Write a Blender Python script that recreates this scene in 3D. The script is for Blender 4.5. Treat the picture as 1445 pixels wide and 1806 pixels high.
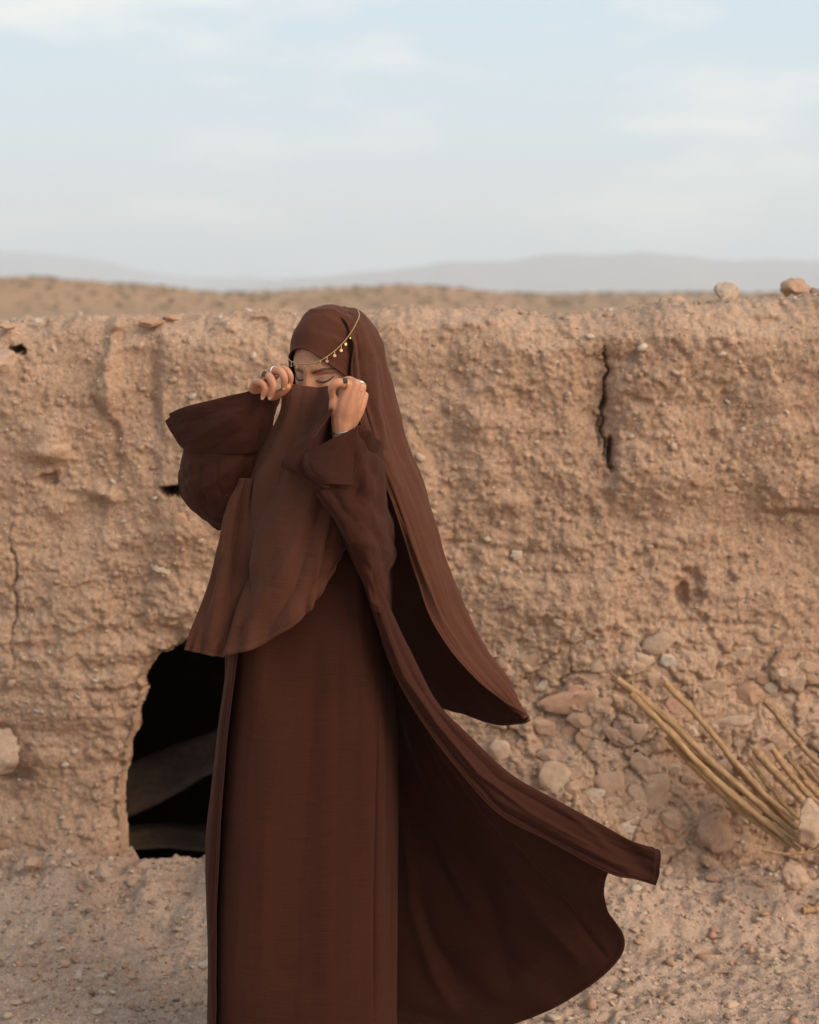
import bpy, bmesh, math, random
import numpy as np
from mathutils import Vector, Matrix
random.seed(7); rng = np.random.default_rng(11)
scene = bpy.context.scene
for o in list(bpy.data.objects): bpy.data.objects.remove(o)
COL = scene.collection

# ------------------------------------------------------------------ camera
W, H = 1445.0, 1806.0
FPX = 3010.0
CAM_Z = 1.70
HOR = 530.0
PITCH = math.atan((H/2-HOR)/FPX)
cam_d = bpy.data.cameras.new('camera'); cam = bpy.data.objects.new('camera', cam_d); COL.objects.link(cam)
cam_d.sensor_fit = 'VERTICAL'; cam_d.sensor_height = 36.0; cam_d.sensor_width = 28.8
cam_d.lens = FPX/H*36.0
cam.location = (0, 0, CAM_Z)
cam.rotation_euler = (math.pi/2-PITCH, 0, 0)
cam_d.clip_start = 0.05; cam_d.clip_end = 40000
cam_d.dof.use_dof = True; cam_d.dof.focus_distance = 3.58; cam_d.dof.aperture_fstop = 3.4
scene.camera = cam
scene.render.engine = 'CYCLES'; scene.cycles.volume_bounces = 1; scene.cycles.max_bounces = 6; scene.cycles.diffuse_bounces = 3
scene.render.resolution_x = 819; scene.render.resolution_y = 1024

# ------------------------------------------------------------------ light
SUN_AZ = math.radians(56)      # to the right of the direction behind the camera
SUN_EL = math.radians(29)
S = Vector((math.sin(SUN_AZ)*math.cos(SUN_EL), -math.cos(SUN_AZ)*math.cos(SUN_EL), math.sin(SUN_EL)))
sd = bpy.data.lights.new('sun', 'SUN'); sun = bpy.data.objects.new('sun', sd); COL.objects.link(sun)
sd.energy = 2.4; sd.angle = math.radians(48); sd.color = (1.0, 0.82, 0.64)
sun.rotation_euler = S.to_track_quat('Z', 'Y').to_euler()
world = bpy.data.worlds.new('World'); scene.world = world; world.use_nodes = True
nt = world.node_tree; N = nt.nodes; L = nt.links; N.clear()
def nd(t, tree=None, **k):
    n = (tree or N).new(t)
    for a, b in k.items():
        if a.startswith('i_'): n.inputs[a[2:]].default_value = b
        else: setattr(n, a, b)
    return n
wo = nd('ShaderNodeOutputWorld'); bg = nd('ShaderNodeBackground')
sky = nd('ShaderNodeTexSky', sky_type='NISHITA', sun_disc=False)
sky.sun_elevation = SUN_EL; sky.sun_rotation = math.pi - SUN_AZ
sky.altitude = 500; sky.air_density = 1.0; sky.dust_density = 4.0; sky.ozone_density = 1.5
tc = nd('ShaderNodeTexCoord')
sep = nd('ShaderNodeSeparateXYZ'); L.new(tc.outputs['Generated'], sep.inputs[0])
# thin veil of high cloud over the blue: pale, greyer and warmer towards the horizon
ramp = nd('ShaderNodeValToRGB'); L.new(sep.outputs['Z'], ramp.inputs[0])
cr_ = ramp.color_ramp
cr_.elements[0].position = 0.0; cr_.elements[0].color = (5.4, 5.35, 5.0, 1)
cr_.elements[1].position = 0.30; cr_.elements[1].color = (4.25, 5.5, 6.6, 1)
e = cr_.elements.new(0.05); e.color = (5.35, 5.7, 5.5, 1)
e = cr_.elements.new(0.12); e.color = (4.85, 5.65, 6.0, 1)
mixs = nd('ShaderNodeMixRGB', blend_type='MIX'); mixs.inputs[0].default_value = 0.88
L.new(sky.outputs[0], mixs.inputs[1]); L.new(ramp.outputs[0], mixs.inputs[2])
# soft patches of thin cloud
mp = nd('ShaderNodeMapping'); mp.inputs['Scale'].default_value = (6.5, 6.5, 24.0); mp.inputs['Location'].default_value = (.35, 0.4, .55)
L.new(tc.outputs['Generated'], mp.inputs[0])
cn = nd('ShaderNodeTexNoise'); cn.inputs['Scale'].default_value = 1.0; cn.inputs['Detail'].default_value = 6; cn.inputs['Roughness'].default_value = 0.55
L.new(mp.outputs[0], cn.inputs[0])
crp = nd('ShaderNodeValToRGB'); L.new(cn.outputs[0], crp.inputs[0])
crp.color_ramp.elements[0].position = 0.50; crp.color_ramp.elements[0].color = (0, 0, 0, 1)
crp.color_ramp.elements[1].position = 0.70; crp.color_ramp.elements[1].color = (1, 1, 1, 1)
fm = nd('ShaderNodeMath', operation='MULTIPLY'); fm.inputs[1].default_value = 0.7; L.new(crp.outputs[0], fm.inputs[0])
mixc = nd('ShaderNodeMixRGB', blend_type='MIX'); L.new(fm.outputs[0], mixc.inputs[0])
L.new(mixs.outputs[0], mixc.inputs[1]); mixc.inputs[2].default_value = (7.0, 6.8, 6.2, 1)
L.new(mixc.outputs[0], bg.inputs[0]); bg.inputs[1].default_value = 0.10
L.new(bg.outputs[0], wo.inputs[0])
vs = scene.view_settings
vs.view_transform = 'Standard'; vs.look = 'None'; vs.exposure = 0.6; vs.gamma = 1.0; vs.use_curve_mapping = False

# ------------------------------------------------------------------ layout helpers
cp, sp = math.cos(PITCH), math.sin(PITCH)
def P(x, y, Y):
    """world point at depth Y seen at photograph pixel x, y (arrays welcome)"""
    x, y, Y = np.broadcast_arrays(np.asarray(x, float), np.asarray(y, float), np.asarray(Y, float))
    dx = (x-W/2)/FPX; dy = (H/2-y)/FPX
    ry = cp+dy*sp; rz = -sp+dy*cp; t = Y/ry
    return np.stack([dx*t, Y+0*t, CAM_Z+rz*t], -1)
def proj(p):
    p = np.asarray(p, float); x = p[..., 0]; y = p[..., 1]; z = p[..., 2]-CAM_Z
    dep = y*cp-z*sp; up = y*sp+z*cp
    return W/2+FPX*x/dep, H/2-FPX*up/dep
Y0 = 3.70                      # depth of the standing person
def Pd(x, y, d): return P(x, y, Y0+np.asarray(d, float))
YW = 4.80                      # depth of the earth wall's face

def _h(ix, iy, iz, seed):
    n = (ix*374761393 + iy*668265263 + iz*2147483647 + seed*1274126177) & 0xffffffff
    n = ((n ^ (n >> 13))*1274126177) & 0xffffffff
    n = n ^ (n >> 16)
    return (n & 0xffff)/65535.0*2-1
def vnoise(x, y, z=0.0, seed=0):
    x = np.asarray(x, float); y = np.asarray(y, float)+0*x; z = np.asarray(z, float)+0*x
    fx, fy, fz = np.floor(x), np.floor(y), np.floor(z)
    ix, iy, iz = fx.astype(np.int64), fy.astype(np.int64), fz.astype(np.int64)
    u, v, w = x-fx, y-fy, z-fz
    u = u*u*u*(u*(u*6-15)+10); v = v*v*v*(v*(v*6-15)+10); w = w*w*w*(w*(w*6-15)+10)
    r = 0
    for a in (0, 1):
        for b in (0, 1):
            for c in (0, 1):
                r = r+_h(ix+a, iy+b, iz+c, seed)*(u if a else 1-u)*(v if b else 1-v)*(w if c else 1-w)
    return r
def fbm(x, y, z=0.0, octv=4, seed=0, gain=0.5, ridged=False):
    r = 0; a = 1.0; f = 1.0
    for i in range(octv):
        n = vnoise(x*f+i*17.3, y*f+i*5.1, np.asarray(z)*f+i*9.7, seed+i)
        r = r+a*(1-2*np.abs(n) if ridged else n); a *= gain; f *= 2.03
    return r
def voronoi(x, y, seed=0, jit=0.85):
    ix, iy = np.floor(x).astype(np.int64), np.floor(y).astype(np.int64)
    f1 = np.full(x.shape, 9.0); f2 = np.full(x.shape, 9.0); cid = np.zeros(x.shape)
    for a in (-1, 0, 1):
        for b in (-1, 0, 1):
            cx = ix+a; cy = iy+b
            px = cx+.5+_h(cx, cy, 0*cx, seed)*.5*jit; py = cy+.5+_h(cx, cy, 0*cx+1, seed)*.5*jit
            d = np.hypot(x-px, y-py); hid = _h(cx, cy, 0*cx+2, seed)
            m = d < f1
            f2 = np.where(m, f1, np.minimum(f2, d)); cid = np.where(m, hid, cid); f1 = np.where(m, d, f1)
    return f1, f2, cid
def sstep(a, b, x):
    t = np.clip((x-a)/(b-a), 0, 1); return t*t*(3-2*t)
def seg_dist(px, py, pts, closed=False):
    d = np.full(np.shape(px), 1e9); tt = np.zeros(np.shape(px)); n = len(pts)
    m = n if closed else n-1
    for i in range(m):
        ax, ay = pts[i][:2]; bx, by = pts[(i+1) % n][:2]
        vx, vy = bx-ax, by-ay; l2 = vx*vx+vy*vy+1e-9
        t = np.clip(((px-ax)*vx+(py-ay)*vy)/l2, 0, 1)
        q = np.hypot(px-ax-t*vx, py-ay-t*vy)
        k = q < d; tt = np.where(k, (i+t)/m, tt); d = np.where(k, q, d)
    return d, tt
def in_poly(px, py, pts):
    r = np.zeros(np.shape(px), bool); n = len(pts)
    for i in range(n):
        x1, y1 = pts[i]; x2, y2 = pts[(i+1) % n]
        c = ((y1 > py) != (y2 > py)) & (px < (x2-x1)*(py-y1)/(y2-y1+1e-12)+x1)
        r ^= c
    return r
def crom(A, n, axis=0, closed=False):
    A = np.moveaxis(np.asarray(A, float), axis, 0); k = A.shape[0]
    if closed:
        t = np.linspace(0, k, n, endpoint=False); i = np.floor(t).astype(int); f = t-i
        g = lambda j: A[(i+j) % k]
    else:
        A2 = np.concatenate([[2*A[0]-A[1]], A, [2*A[-1]-A[-2]]])
        t = np.linspace(0, k-1, n); i = np.minimum(np.floor(t).astype(int), k-2); f = t-i
        g = lambda j: A2[i+j+1]
    f = f.reshape((-1,)+(1,)*(A.ndim-1))
    p0, p1, p2, p3 = g(-1), g(0), g(1), g(2)
    R = 0.5*(2*p1+(p2-p0)*f+(2*p0-5*p1+4*p2-p3)*f*f+(3*p1-p0-3*p2+p3)*f**3)
    return np.moveaxis(R, 0, axis)

# ------------------------------------------------------------------ object helpers
def tag(o, label=None, cat=None, group=None, kind=None):
    for k, v in (('label', label), ('category', cat), ('group', group), ('kind', kind)):
        if v: o[k] = v
    return o
def link(name, me, mat=None, parent=None, smooth=True):
    if mat and not me.materials: me.materials.append(mat)
    if smooth: me.polygons.foreach_set('use_smooth', [True]*len(me.polygons))
    o = bpy.data.objects.new(name, me); COL.objects.link(o)
    if parent: o.parent = parent; o.matrix_parent_inverse = parent.matrix_world.inverted()
    return o
def empty(name, loc):
    o = bpy.data.objects.new(name, None); COL.objects.link(o); o.location = loc
    o.matrix_world = Matrix.Translation(loc); o.empty_display_size = 0.1
    return o
def mesh_np(name, V, F):
    me = bpy.data.meshes.new(name)
    V = np.asarray(V, np.float32); F = np.asarray(F, np.int32)
    me.vertices.add(len(V)); me.vertices.foreach_set('co', V.ravel())
    k = F.shape[1]
    me.loops.add(F.size); me.loops.foreach_set('vertex_index', F.ravel())
    me.polygons.add(len(F)); me.polygons.foreach_set('loop_start', np.arange(0, F.size, k, dtype=np.int32))
    me.update(calc_edges=True); me.validate()
    return me
def grid_faces(nv, nu, closed_u=False):
    i = np.arange(nv-1)[:, None]; j = np.arange(nu if closed_u else nu-1)[None, :]
    j2 = (j+1) % nu
    return np.stack([i*nu+j, i*nu+j2, (i+1)*nu+j2, (i+1)*nu+j], -1).reshape(-1, 4)
def set_uv(me, U, V):
    uv = me.uv_layers.new(name='UVMap')
    li = np.empty(len(me.loops), np.int32); me.loops.foreach_get('vertex_index', li)
    uv.data.foreach_set('uv', np.stack([U.ravel()[li], V.ravel()[li]], -1).astype(np.float32).ravel())

# ------------------------------------------------------------------ materials
def newmat(name):
    m = bpy.data.materials.new(name); m.use_nodes = True
    t = m.node_tree; b = t.nodes['Principled BSDF']
    return m, t, b
def mixc_(t, fac, a, b, mode='MIX'):
    n = t.nodes.new('ShaderNodeMixRGB'); n.blend_type = mode
    for s, v in ((0, fac), (1, a), (2, b)):
        if hasattr(v, 'is_output'): t.links.new(v, n.inputs[s])
        else: n.inputs[s].default_value = v if not isinstance(v, tuple) else (*v, 1)[:4]
    return n.outputs[0]
def noise_(t, vec, scale, detail=4, rough=.55, sc3=None):
    if sc3:
        m = t.nodes.new('ShaderNodeMapping'); m.inputs['Scale'].default_value = sc3
        t.links.new(vec, m.inputs[0]); vec = m.outputs[0]
    n = t.nodes.new('ShaderNodeTexNoise'); n.inputs['Scale'].default_value = scale
    n.inputs['Detail'].default_value = detail; n.inputs['Roughness'].default_value = rough
    t.links.new(vec, n.inputs['Vector']); return n.outputs[0]
def ramp_(t, val, stops):
    r = t.nodes.new('ShaderNodeValToRGB'); e = r.color_ramp.elements
    while len(e) < len(stops): e.new(0.5)
    for k, (p, c) in enumerate(stops):
        e[k].position = p; e[k].color = (*c, 1) if isinstance(c, tuple) else (c, c, c, 1)
    t.links.new(val, r.inputs[0]); return r.outputs[0]
def bump_(t, b, hgt, strength, dist, prev=None):
    n = t.nodes.new('ShaderNodeBump'); n.inputs['Strength'].default_value = strength; n.inputs['Distance'].default_value = dist
    t.links.new(hgt, n.inputs['Height'])
    if prev: t.links.new(prev, n.inputs['Normal'])
    t.links.new(n.outputs[0], b.inputs['Normal']); return n.outputs[0]

def fabric(name, col, col2, slub=1.0, crinkle=1.0, sheen=0.25):
    m, t, b = newmat(name)
    uv = t.nodes.new('ShaderNodeTexCoord').outputs['UV']
    s1 = noise_(t, uv, 1.0, 3, .6, (14, 420, 1))      # horizontal slubs of the weave
    s2 = noise_(t, uv, 1.0, 2, .6, (380, 12, 1))
    c = mixc_(t, ramp_(t, s1, [(.3, 0.0), (.7, 1.0)]), col, col2)
    c = mixc_(t, 0.14*slub, c, mixc_(t, ramp_(t, s2, [(.3, 0.0), (.72, 1.0)]), tuple(.72*x for x in col), tuple(1.25*x for x in col2)))
    big = noise_(t, uv, 9.0, 3)
    c = mixc_(t, 0.5, c, ramp_(t, big, [(.25, (.78, .76, .75)), (.75, (1.0, 1.0, 1.0))]), 'MULTIPLY')
    t.links.new(c, b.inputs['Base Color'])
    b.inputs['Roughness'].default_value = .9; b.inputs['Specular IOR Level'].default_value = .10
    b.inputs['Sheen Weight'].default_value = sheen; b.inputs['Sheen Roughness'].default_value = .45
    b.inputs['Sheen Tint'].default_value = (.9, .55, .4, 1)
    w = noise_(t, uv, 1.0, 2, .6, (60, 700, 1))
    p = bump_(t, b, w, .35*slub, .0014)
    ck = noise_(t, uv, 1.0, 3, .6, (45, 190, 1))
    p = bump_(t, b, ck, .35*crinkle, .003, p)
    return m
M = {}
M['dress'] = fabric('dress_cloth', (.036, .0108, .0062), (.056, .0178, .0103), 1.0, .5, .06)
M['robe'] = fabric('robe_cloth', (.035, .0106, .0061), (.055, .0175, .0101), 1.0, .5, .06)
M['scarf'] = fabric('scarf_crepe', (.074, .0262, .0150), (.096, .0360, .0212), .3, 1.0, .10)
M['hood'] = fabric('hood_jersey', (.080, .0265, .0145), (.092, .0320, .0175), .25, .25, .10)

def earth(name, cols, peb=1.0, scale=1.0, bump=1.0):
    m, t, b = newmat(name)
    ob = t.nodes.new('ShaderNodeNewGeometry').outputs['Position']
    n1 = noise_(t, ob, 2.3*scale, 5, .6); n2 = noise_(t, ob, 13*scale, 5, .65); n3 = noise_(t, ob, 90*scale, 4, .7)
    c = ramp_(t, n1, [(.36, cols[0]), (.50, cols[1]), (.64, cols[2])])
    c = mixc_(t, .55, c, ramp_(t, n2, [(.28, cols[0]), (.5, cols[1]), (.72, cols[2])]))
    c = mixc_(t, .50, c, ramp_(t, n3, [(.25, tuple(x*.55 for x in cols[0])), (.5, cols[1]), (.75, tuple(min(1, x*1.35) for x in cols[2]))]))
    v = t.nodes.new('ShaderNodeTexVoronoi'); v.inputs['Scale'].default_value = 75*scale; t.links.new(ob, v.inputs['Vector'])
    d = ramp_(t, v.outputs['Distance'], [(.16, 1.0), (.30, 0.0)])
    hs = t.nodes.new('ShaderNodeSeparateColor'); t.links.new(v.outputs['Color'], hs.inputs[0])
    pick = ramp_(t, hs.outputs[0], [(.50, 0.0), (.56, 1.0)])
    msk = mixc_(t, 1.0, d, pick, 'MULTIPLY')
    pc = ramp_(t, hs.outputs[1], [(.0, (.48, .35, .25)), (.4, (.56, .45, .35)), (.6, (.40, .23, .15)), (.85, (.32, .27, .24)), (1.0, (.65, .56, .46))])
    mf = mixc_(t, .8*peb, (0, 0, 0), msk)
    c = mixc_(t, mf, c, pc)
    t.links.new(c, b.inputs['Base Color'])
    b.inputs['Roughness'].default_value = .95; b.inputs['Specular IOR Level'].default_value = .15
    p = bump_(t, b, n3, .55*bump, .006)
    p = bump_(t, b, msk, .5*peb*bump, .004, p)
    p = bump_(t, b, noise_(t, ob, 38*scale, 5, .7), .5*bump, .012, p)
    return m
M['wall'] = earth('wall_earth', [(.285, .168, .106), (.405, .252, .163), (.520, .345, .232)])
M['ground'] = earth('ground_gravel', [(.32, .203, .138), (.42, .280, .198), (.53, .380, .284)], 1.0, 1.3)
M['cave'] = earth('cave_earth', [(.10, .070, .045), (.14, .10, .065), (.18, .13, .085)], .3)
M['hill'] = earth('hill_earth', [(.27, .152, .080), (.36, .208, .112), (.44, .27, .152)], 0.0, .02, .1)
M['plain'] = earth('plain_earth', [(.26, .15, .08), (.33, .195, .105), (.39, .24, .135)], 0.0, .05, .1)
M['mountain'] = earth('mountain_rock', [(.22, .18, .15), (.27, .22, .18), (.32, .26, .21)], 0.0, .002, .0)
def stone(name, a, b_, c_):
    m, t, b = newmat(name)
    oi = t.nodes.new('ShaderNodeObjectInfo').outputs['Random']
    ob = t.nodes.new('ShaderNodeNewGeometry').outputs['Position']
    base = ramp_(t, oi, [(0.0, a), (.5, b_), (1.0, c_)])
    n = noise_(t, ob, 60, 5, .65)
    c = mixc_(t, .6, base, ramp_(t, n, [(.25, (.55, .5, .45)), (.7, (1.15, 1.1, 1.05))]), 'MULTIPLY')
    n2 = noise_(t, ob, 16, 4, .6)
    c = mixc_(t, ramp_(t, n2, [(.48, 0.0), (.7, .75)]), c, (.38, .24, .15))    # caked earth
    t.links.new(c, b.inputs['Base Color']); b.inputs['Roughness'].default_value = .9; b.inputs['Specular IOR Level'].default_value = .2
    bump_(t, b, n, .5, .006); return m
M['stone'] = stone('field_stone', (.46, .295, .20), (.50, .36, .26), (.40, .245, .165))
M['pale'] = stone('pale_stone', (.54, .42, .31), (.57, .47, .37), (.47, .37, .28))
M['dark'] = stone('dark_stone', (.24, .165, .12), (.28, .20, .15), (.22, .14, .10))
M['red'] = stone('reddish_stone', (.44, .25, .165), (.46, .275, .185), (.40, .225, .145))
def plain(name, col, rough=.6, metal=0.0, spec=.5):
    m, t, b = newmat(name)
    ob = t.nodes.new('ShaderNodeNewGeometry').outputs['Position']
    n = noise_(t, ob, 150, 3)
    t.links.new(mixc_(t, .5, col, ramp_(t, n, [(.3, tuple(x*.75 for x in col)), (.7, tuple(min(1, x*1.2) for x in col))])), b.inputs['Base Color'])
    b.inputs['Roughness'].default_value = rough; b.inputs['Metallic'].default_value = metal; b.inputs['Specular IOR Level'].default_value = spec
    return m
M['gold'] = plain('gold_metal', (.50, .33, .15), .5, 1.0)
M['silver'] = plain('silver_metal', (.58, .56, .52), .38, 1.0)
M['gem'] = plain('dark_gem', (.05, .025, .012), .15)
M['lash'] = plain('lash_hair', (.035, .018, .012), .7)
M['brow'] = plain('brow_hair', (.125, .062, .040), .8)
M['lidshade'] = plain('lid', (.33, .150, .092), .6)
M['nail'] = plain('nail', (.60, .33, .24), .35)
m, t, b = newmat('skin'); M['skin'] = m
ob = t.nodes.new('ShaderNodeNewGeometry').outputs['Position']
n = noise_(t, ob, 60, 5, .6)
c = ramp_(t, n, [(.3, (.42, .180, .095)), (.7, (.53, .250, .138))])
c = mixc_(t, ramp_(t, noise_(t, ob, 110, 3), [(.45, 0.0), (.75, .5)]), c, (.46, .150, .090))
t.links.new(c, b.inputs['Base Color'])
b.inputs['Roughness'].default_value = .52; b.inputs['Specular IOR Level'].default_value = .4
b.inputs['Subsurface Weight'].default_value = .25; b.inputs['Subsurface Radius'].default_value = (.010, .004, .002); b.inputs['Subsurface Scale'].default_value = 1.0
bump_(t, b, noise_(t, ob, 300, 5, .65), .30, .0012)
m, t, b = newmat('dry_reed'); M['reed'] = m
ob = t.nodes.new('ShaderNodeTexCoord').outputs['UV']
n = noise_(t, ob, 1.0, 4, .6, (5, 3, 1)); oi = t.nodes.new('ShaderNodeObjectInfo').outputs['Random']
c = mixc_(t, .55, ramp_(t, oi, [(0, (.40, .20, .070)), (.5, (.46, .25, .10)), (1, (.28, .140, .058))]), ramp_(t, n, [(.35, (.15, .07, .03)), (.65, (.56, .35, .165))]))
t.links.new(c, b.inputs['Base Color']); b.inputs['Roughness'].default_value = .6
bump_(t, b, noise_(t, ob, 1.0, 3, .6, (26, 2.5, 1)), .8, .003)
m, t, b = newmat('scrub_leaf'); M['scrub'] = m
ob = t.nodes.new('ShaderNodeNewGeometry').outputs['Position']
t.links.new(ramp_(t, noise_(t, ob, .6, 3), [(.3, (.085, .068, .036)), (.7, (.17, .13, .07))]), b.inputs['Base Color']); b.inputs['Roughness'].default_value = .95

# ------------------------------------------------------------------ rocks
def ico(sub):
    bm = bmesh.new(); bmesh.ops.create_icosphere(bm, subdivisions=sub, radius=1.0)
    V = np.array([v.co[:] for v in bm.verts]); F = np.array([[v.index for v in f.verts] for f in bm.faces]); bm.free()
    return V, F
ICO = {k: ico(k) for k in (1, 2, 3, 4)}
def rock_mesh(name, sub, seed, rough=.22, flat=1.0, cuts=7, mat=None):
    V, F = ICO[sub]; V = V.copy(); r = np.random.default_rng(seed)
    for k in range(cuts):                                   # flat broken facets
        n = r.normal(size=3); n /= np.linalg.norm(n); d = r.uniform(.38, .78)
        s = V@n; V = V-np.outer(np.maximum(s-d, 0), n)*.97
    V = V*(1+rough*.6*fbm(V[:, 0]*1.3, V[:, 1]*1.3, V[:, 2]*1.3, 4, seed)[:, None])
    if sub >= 3: V = V*(1+.10*fbm(V[:, 0]*5, V[:, 1]*5, V[:, 2]*5, 3, seed+5)[:, None])
    ex = np.abs(V).max(0); V = V/ex*np.array([.95, .95, .95]); V[:, 2] *= flat
    me = mesh_np(name, V, F)
    if mat: me.materials.append(mat)
    me.polygons.foreach_set('use_smooth', [True]*len(me.polygons))
    return me
def scatter(name, pos, rad, mats, seed, parent=None, flat=.7):
    """many tiny pieces of gravel as one mesh"""
    V0, F0 = ICO[1]; n = len(pos); r = np.random.default_rng(seed)
    V = np.repeat(V0[None], n, 0)*(1+.28*r.normal(size=(n, len(V0), 1)).clip(-1.5, 1.5))
    sc = np.asarray(rad)[:, None]*r.uniform(.65, 1.3, (n, 3)); V = V*sc[:, None, :]
    a = r.uniform(0, 6.283, n); c, s = np.cos(a)[:, None], np.sin(a)[:, None]
    b_ = r.normal(0, .5, n); cb, sb = np.cos(b_)[:, None], np.sin(b_)[:, None]
    y = V[..., 1]*cb-V[..., 2]*sb; z = V[..., 1]*sb+V[..., 2]*cb; x = V[..., 0]
    V = np.stack([x*c-y*s, x*s+y*c, z*flat], -1)+np.asarray(pos)[:, None, :]
    F = (F0[None]+(np.arange(n)*len(V0))[:, None, None]).reshape(-1, 3)
    me = mesh_np(name, V.reshape(-1, 3), F)
    for mm in mats: me.materials.append(mm)
    me.polygons.foreach_set('material_index', np.repeat(r.integers(0, len(mats), n), len(F0)).astype(np.int32))
    o = link(name, me, None, parent, smooth=False); return o

# ------------------------------------------------------------------ earth wall
def top_y(px):
    k = np.array([(-900, 592), (-200, 585), (0, 578), (70, 570), (130, 574), (200, 572), (270, 566), (400, 563), (500, 560), (660, 560), (740, 560), (830, 559), (900, 563), (1000, 566), (1060, 562), (1130, 562), (1170, 552), (1230, 545), (1300, 539), (1380, 534), (1445, 527), (1700, 505), (2400, 500)])
    return np.interp(px, k[:, 0], k[:, 1])
HOLE = [(214, 1580), (208, 1440), (209, 1385), (219, 1320), (233, 1258), (247, 1212), (242, 1203), (256, 1176), (280, 1148), (326, 1128), (380, 1120), (425, 1136), (462, 1185), (476, 1290), (485, 1545)]
def wall_build():
    xf = np.arange(-1.24, 1.2401, .0042)
    ext = 1.24+np.cumsum(.0042*1.022**np.arange(1, 140)); ext = ext[ext < 4.2]
    xs = np.concatenate([-ext[::-1], xf, ext]); nx = len(xs)
    nz = 400
    t = np.linspace(0, 1, nz)
    pxx = W/2+xs/YW*FPX/ (cp+ .06*sp)          # near enough for the rim profile
    zt = P(pxx, top_y(pxx), YW)[:, 2]
    zt = zt+.010*fbm(xs*7, 0*xs, 0, 3, 71)+.003*vnoise(xs*60, 0*xs, 0, 73)
    Z = -.18+(zt[None, :]+.18)*t[:, None]; X = np.repeat(xs[None], nz, 0)
    PX, PY = proj(np.stack([X, np.full_like(X, YW), Z], -1))
    D = np.zeros_like(X)                       # displacement, + = towards the camera
    D += .042*fbm(X*1.7, Z*1.7, 0, 3, 1)+.012*fbm(X*6, Z*7, 0, 3, 5)
    rg_ = .45+.55*sstep(-.5, .6, fbm(X*2.6, Z*2.6, 7, 3, 11))
    D += rg_*(.0040*fbm(X*22, Z*25, 0, 3, 9)+.0024*fbm(X*70, Z*75, 0, 3, 13, .62))
    # broken clods: facets standing at slightly different heights
    qx = X+.012*fbm(X*18, Z*18, 0, 3, 63); qz = Z+.012*fbm(X*18, Z*18, 6, 3, 64)
    for sc_, am, sd_ in ((9, .0075, 65), (21, .0050, 66), (46, .0028, 67)):
        f1, f2, cid = voronoi(qx*sc_, qz*sc_, sd_, .95)
        D += rg_*am*cid*sstep(.0, .22, f2-f1)
    # gravel in the matrix
    for sc_, am, th_, sd_ in ((30, .0075, .62, 4), (52, .0050, .42, 14), (95, .0030, .1, 16)):
        f1, f2, cid = voronoi(X*sc_, Z*sc_*1.15, sd_)
        D += am*np.sqrt(np.clip(1-(f1*2.4)**2, 0, 1))*(cid > th_)*(.35+.65*sstep(-.4, .4, fbm(X*4, Z*4, 3, 3, sd_+1)))
    # upright breaks and slumped slabs in the upper half
    uh = 1-sstep(800, 1000, PY)
    for bx_, st_, wd_ in ((192, .030, 10), (212, -.026, 16), (272, .022, 14), (430, -.012, 40), (560, .012, 40), (820, .018, 30), (905, -.014, 40), (1010, -.012, 30)):
        D += uh*st_*sstep(-wd_, wd_, PX-bx_+22*fbm(PX/70, PY/70, 0, 3, 46+int(bx_) % 7))
    # weathered layers: soft horizontal courses, stronger lower down
    lay = fbm(X*1.5, Z*26+1.2*fbm(X*2.2, Z*2, 0, 2, 33), 0, 3, 31); D += .0055*lay*sstep(850, 1000, PY)*(.4+.6*sstep(-.3, .5, fbm(X*2, Z*3, 9, 2, 37)))+.002*lay
    # rubble of cracked clods, lower right
    reg = sstep(800, 930, PX)*sstep(1085, 1190, PY)+.65*sstep(1150, 1260, PX)*sstep(1000, 1090, PY)*.4
    reg = np.clip(reg+.0, 0, 1)
    wx = X+.040*fbm(X*8, Z*8, 0, 4, 41, .55); wz = Z+.040*fbm(X*8, Z*8, 5, 4, 43, .55); pm_ = sstep(-.45, .25, fbm(X*6, Z*6, 2, 3, 47))
    for sc_, dp, sd_ in ((7.5, .015, 21), (15, .006, 22)):
        f1, f2, cid = voronoi(wx*sc_, wz*sc_*1.25, sd_, .95)
        edge = sstep(0, .12, f2-f1)
        D += reg*dp*pm_*(edge-.75)+reg*dp*.8*cid*edge
    # lower right the wall leans back into a bank
    D += .10*sstep(1150, 1500, PY)*sstep(760, 900, PX)
    # left: footing bulges a little
    D += .05*sstep(1330, 1520, PY)*(1-sstep(150, 260, PX))
    # ledge and step right of the long crack
    D += .030*sstep(1058, 1090, PX+8*fbm(PY/60, PX/60, 0, 2, 44))*sstep(560, 600, PY)*(1-sstep(820, 920, PY+25*fbm(PX/70, PY/70, 0, 3, 45)))
    D += .014*sstep(1315, 1355, PX)*sstep(780, 860, PY)*(1-sstep(898, 908, PY+5*vnoise(PX/20, PY*0, 0, 3)))
    D -= .030*sstep(1130, 1060, PX)*sstep(1005, 1060, PX)*sstep(590, 640, PY)*(1-sstep(740, 860, PY))
    def crack(pts, w, dep, jit=5):
        d, tt = seg_dist(PX+jit*fbm(PX/26, PY/26, 0, 3, 51), PY+jit*fbm(PX/26, PY/26, 7, 3, 52), pts)
        taper = np.sin(np.clip(tt, 0.02, .98)*math.pi)**.5
        return -dep*np.exp(-(d/(w*(.35+.65*taper)))**2)*taper
    D += crack([(1062, 615), (1068, 650), (1066, 690), (1075, 735), (1070, 770), (1078, 828)], 3.0, .075, 10)
    D += crack([(1078, 770), (1079, 800), (1077, 832)], 4.0, .11, 4)
    D += crack([(1064, 700), (1058, 760), (1056, 790)], 3, .03)
    D += crack([(26, 930), (22, 1000), (24, 1080), (29, 1190)], 2.8, .020, 10)
    D += crack([(272, 600), (268, 680), (275, 760)], 9, .014, 9)
    D += crack([(1330, 908), (1390, 906), (1500, 903)], 3.5, .016, 5)
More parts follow.
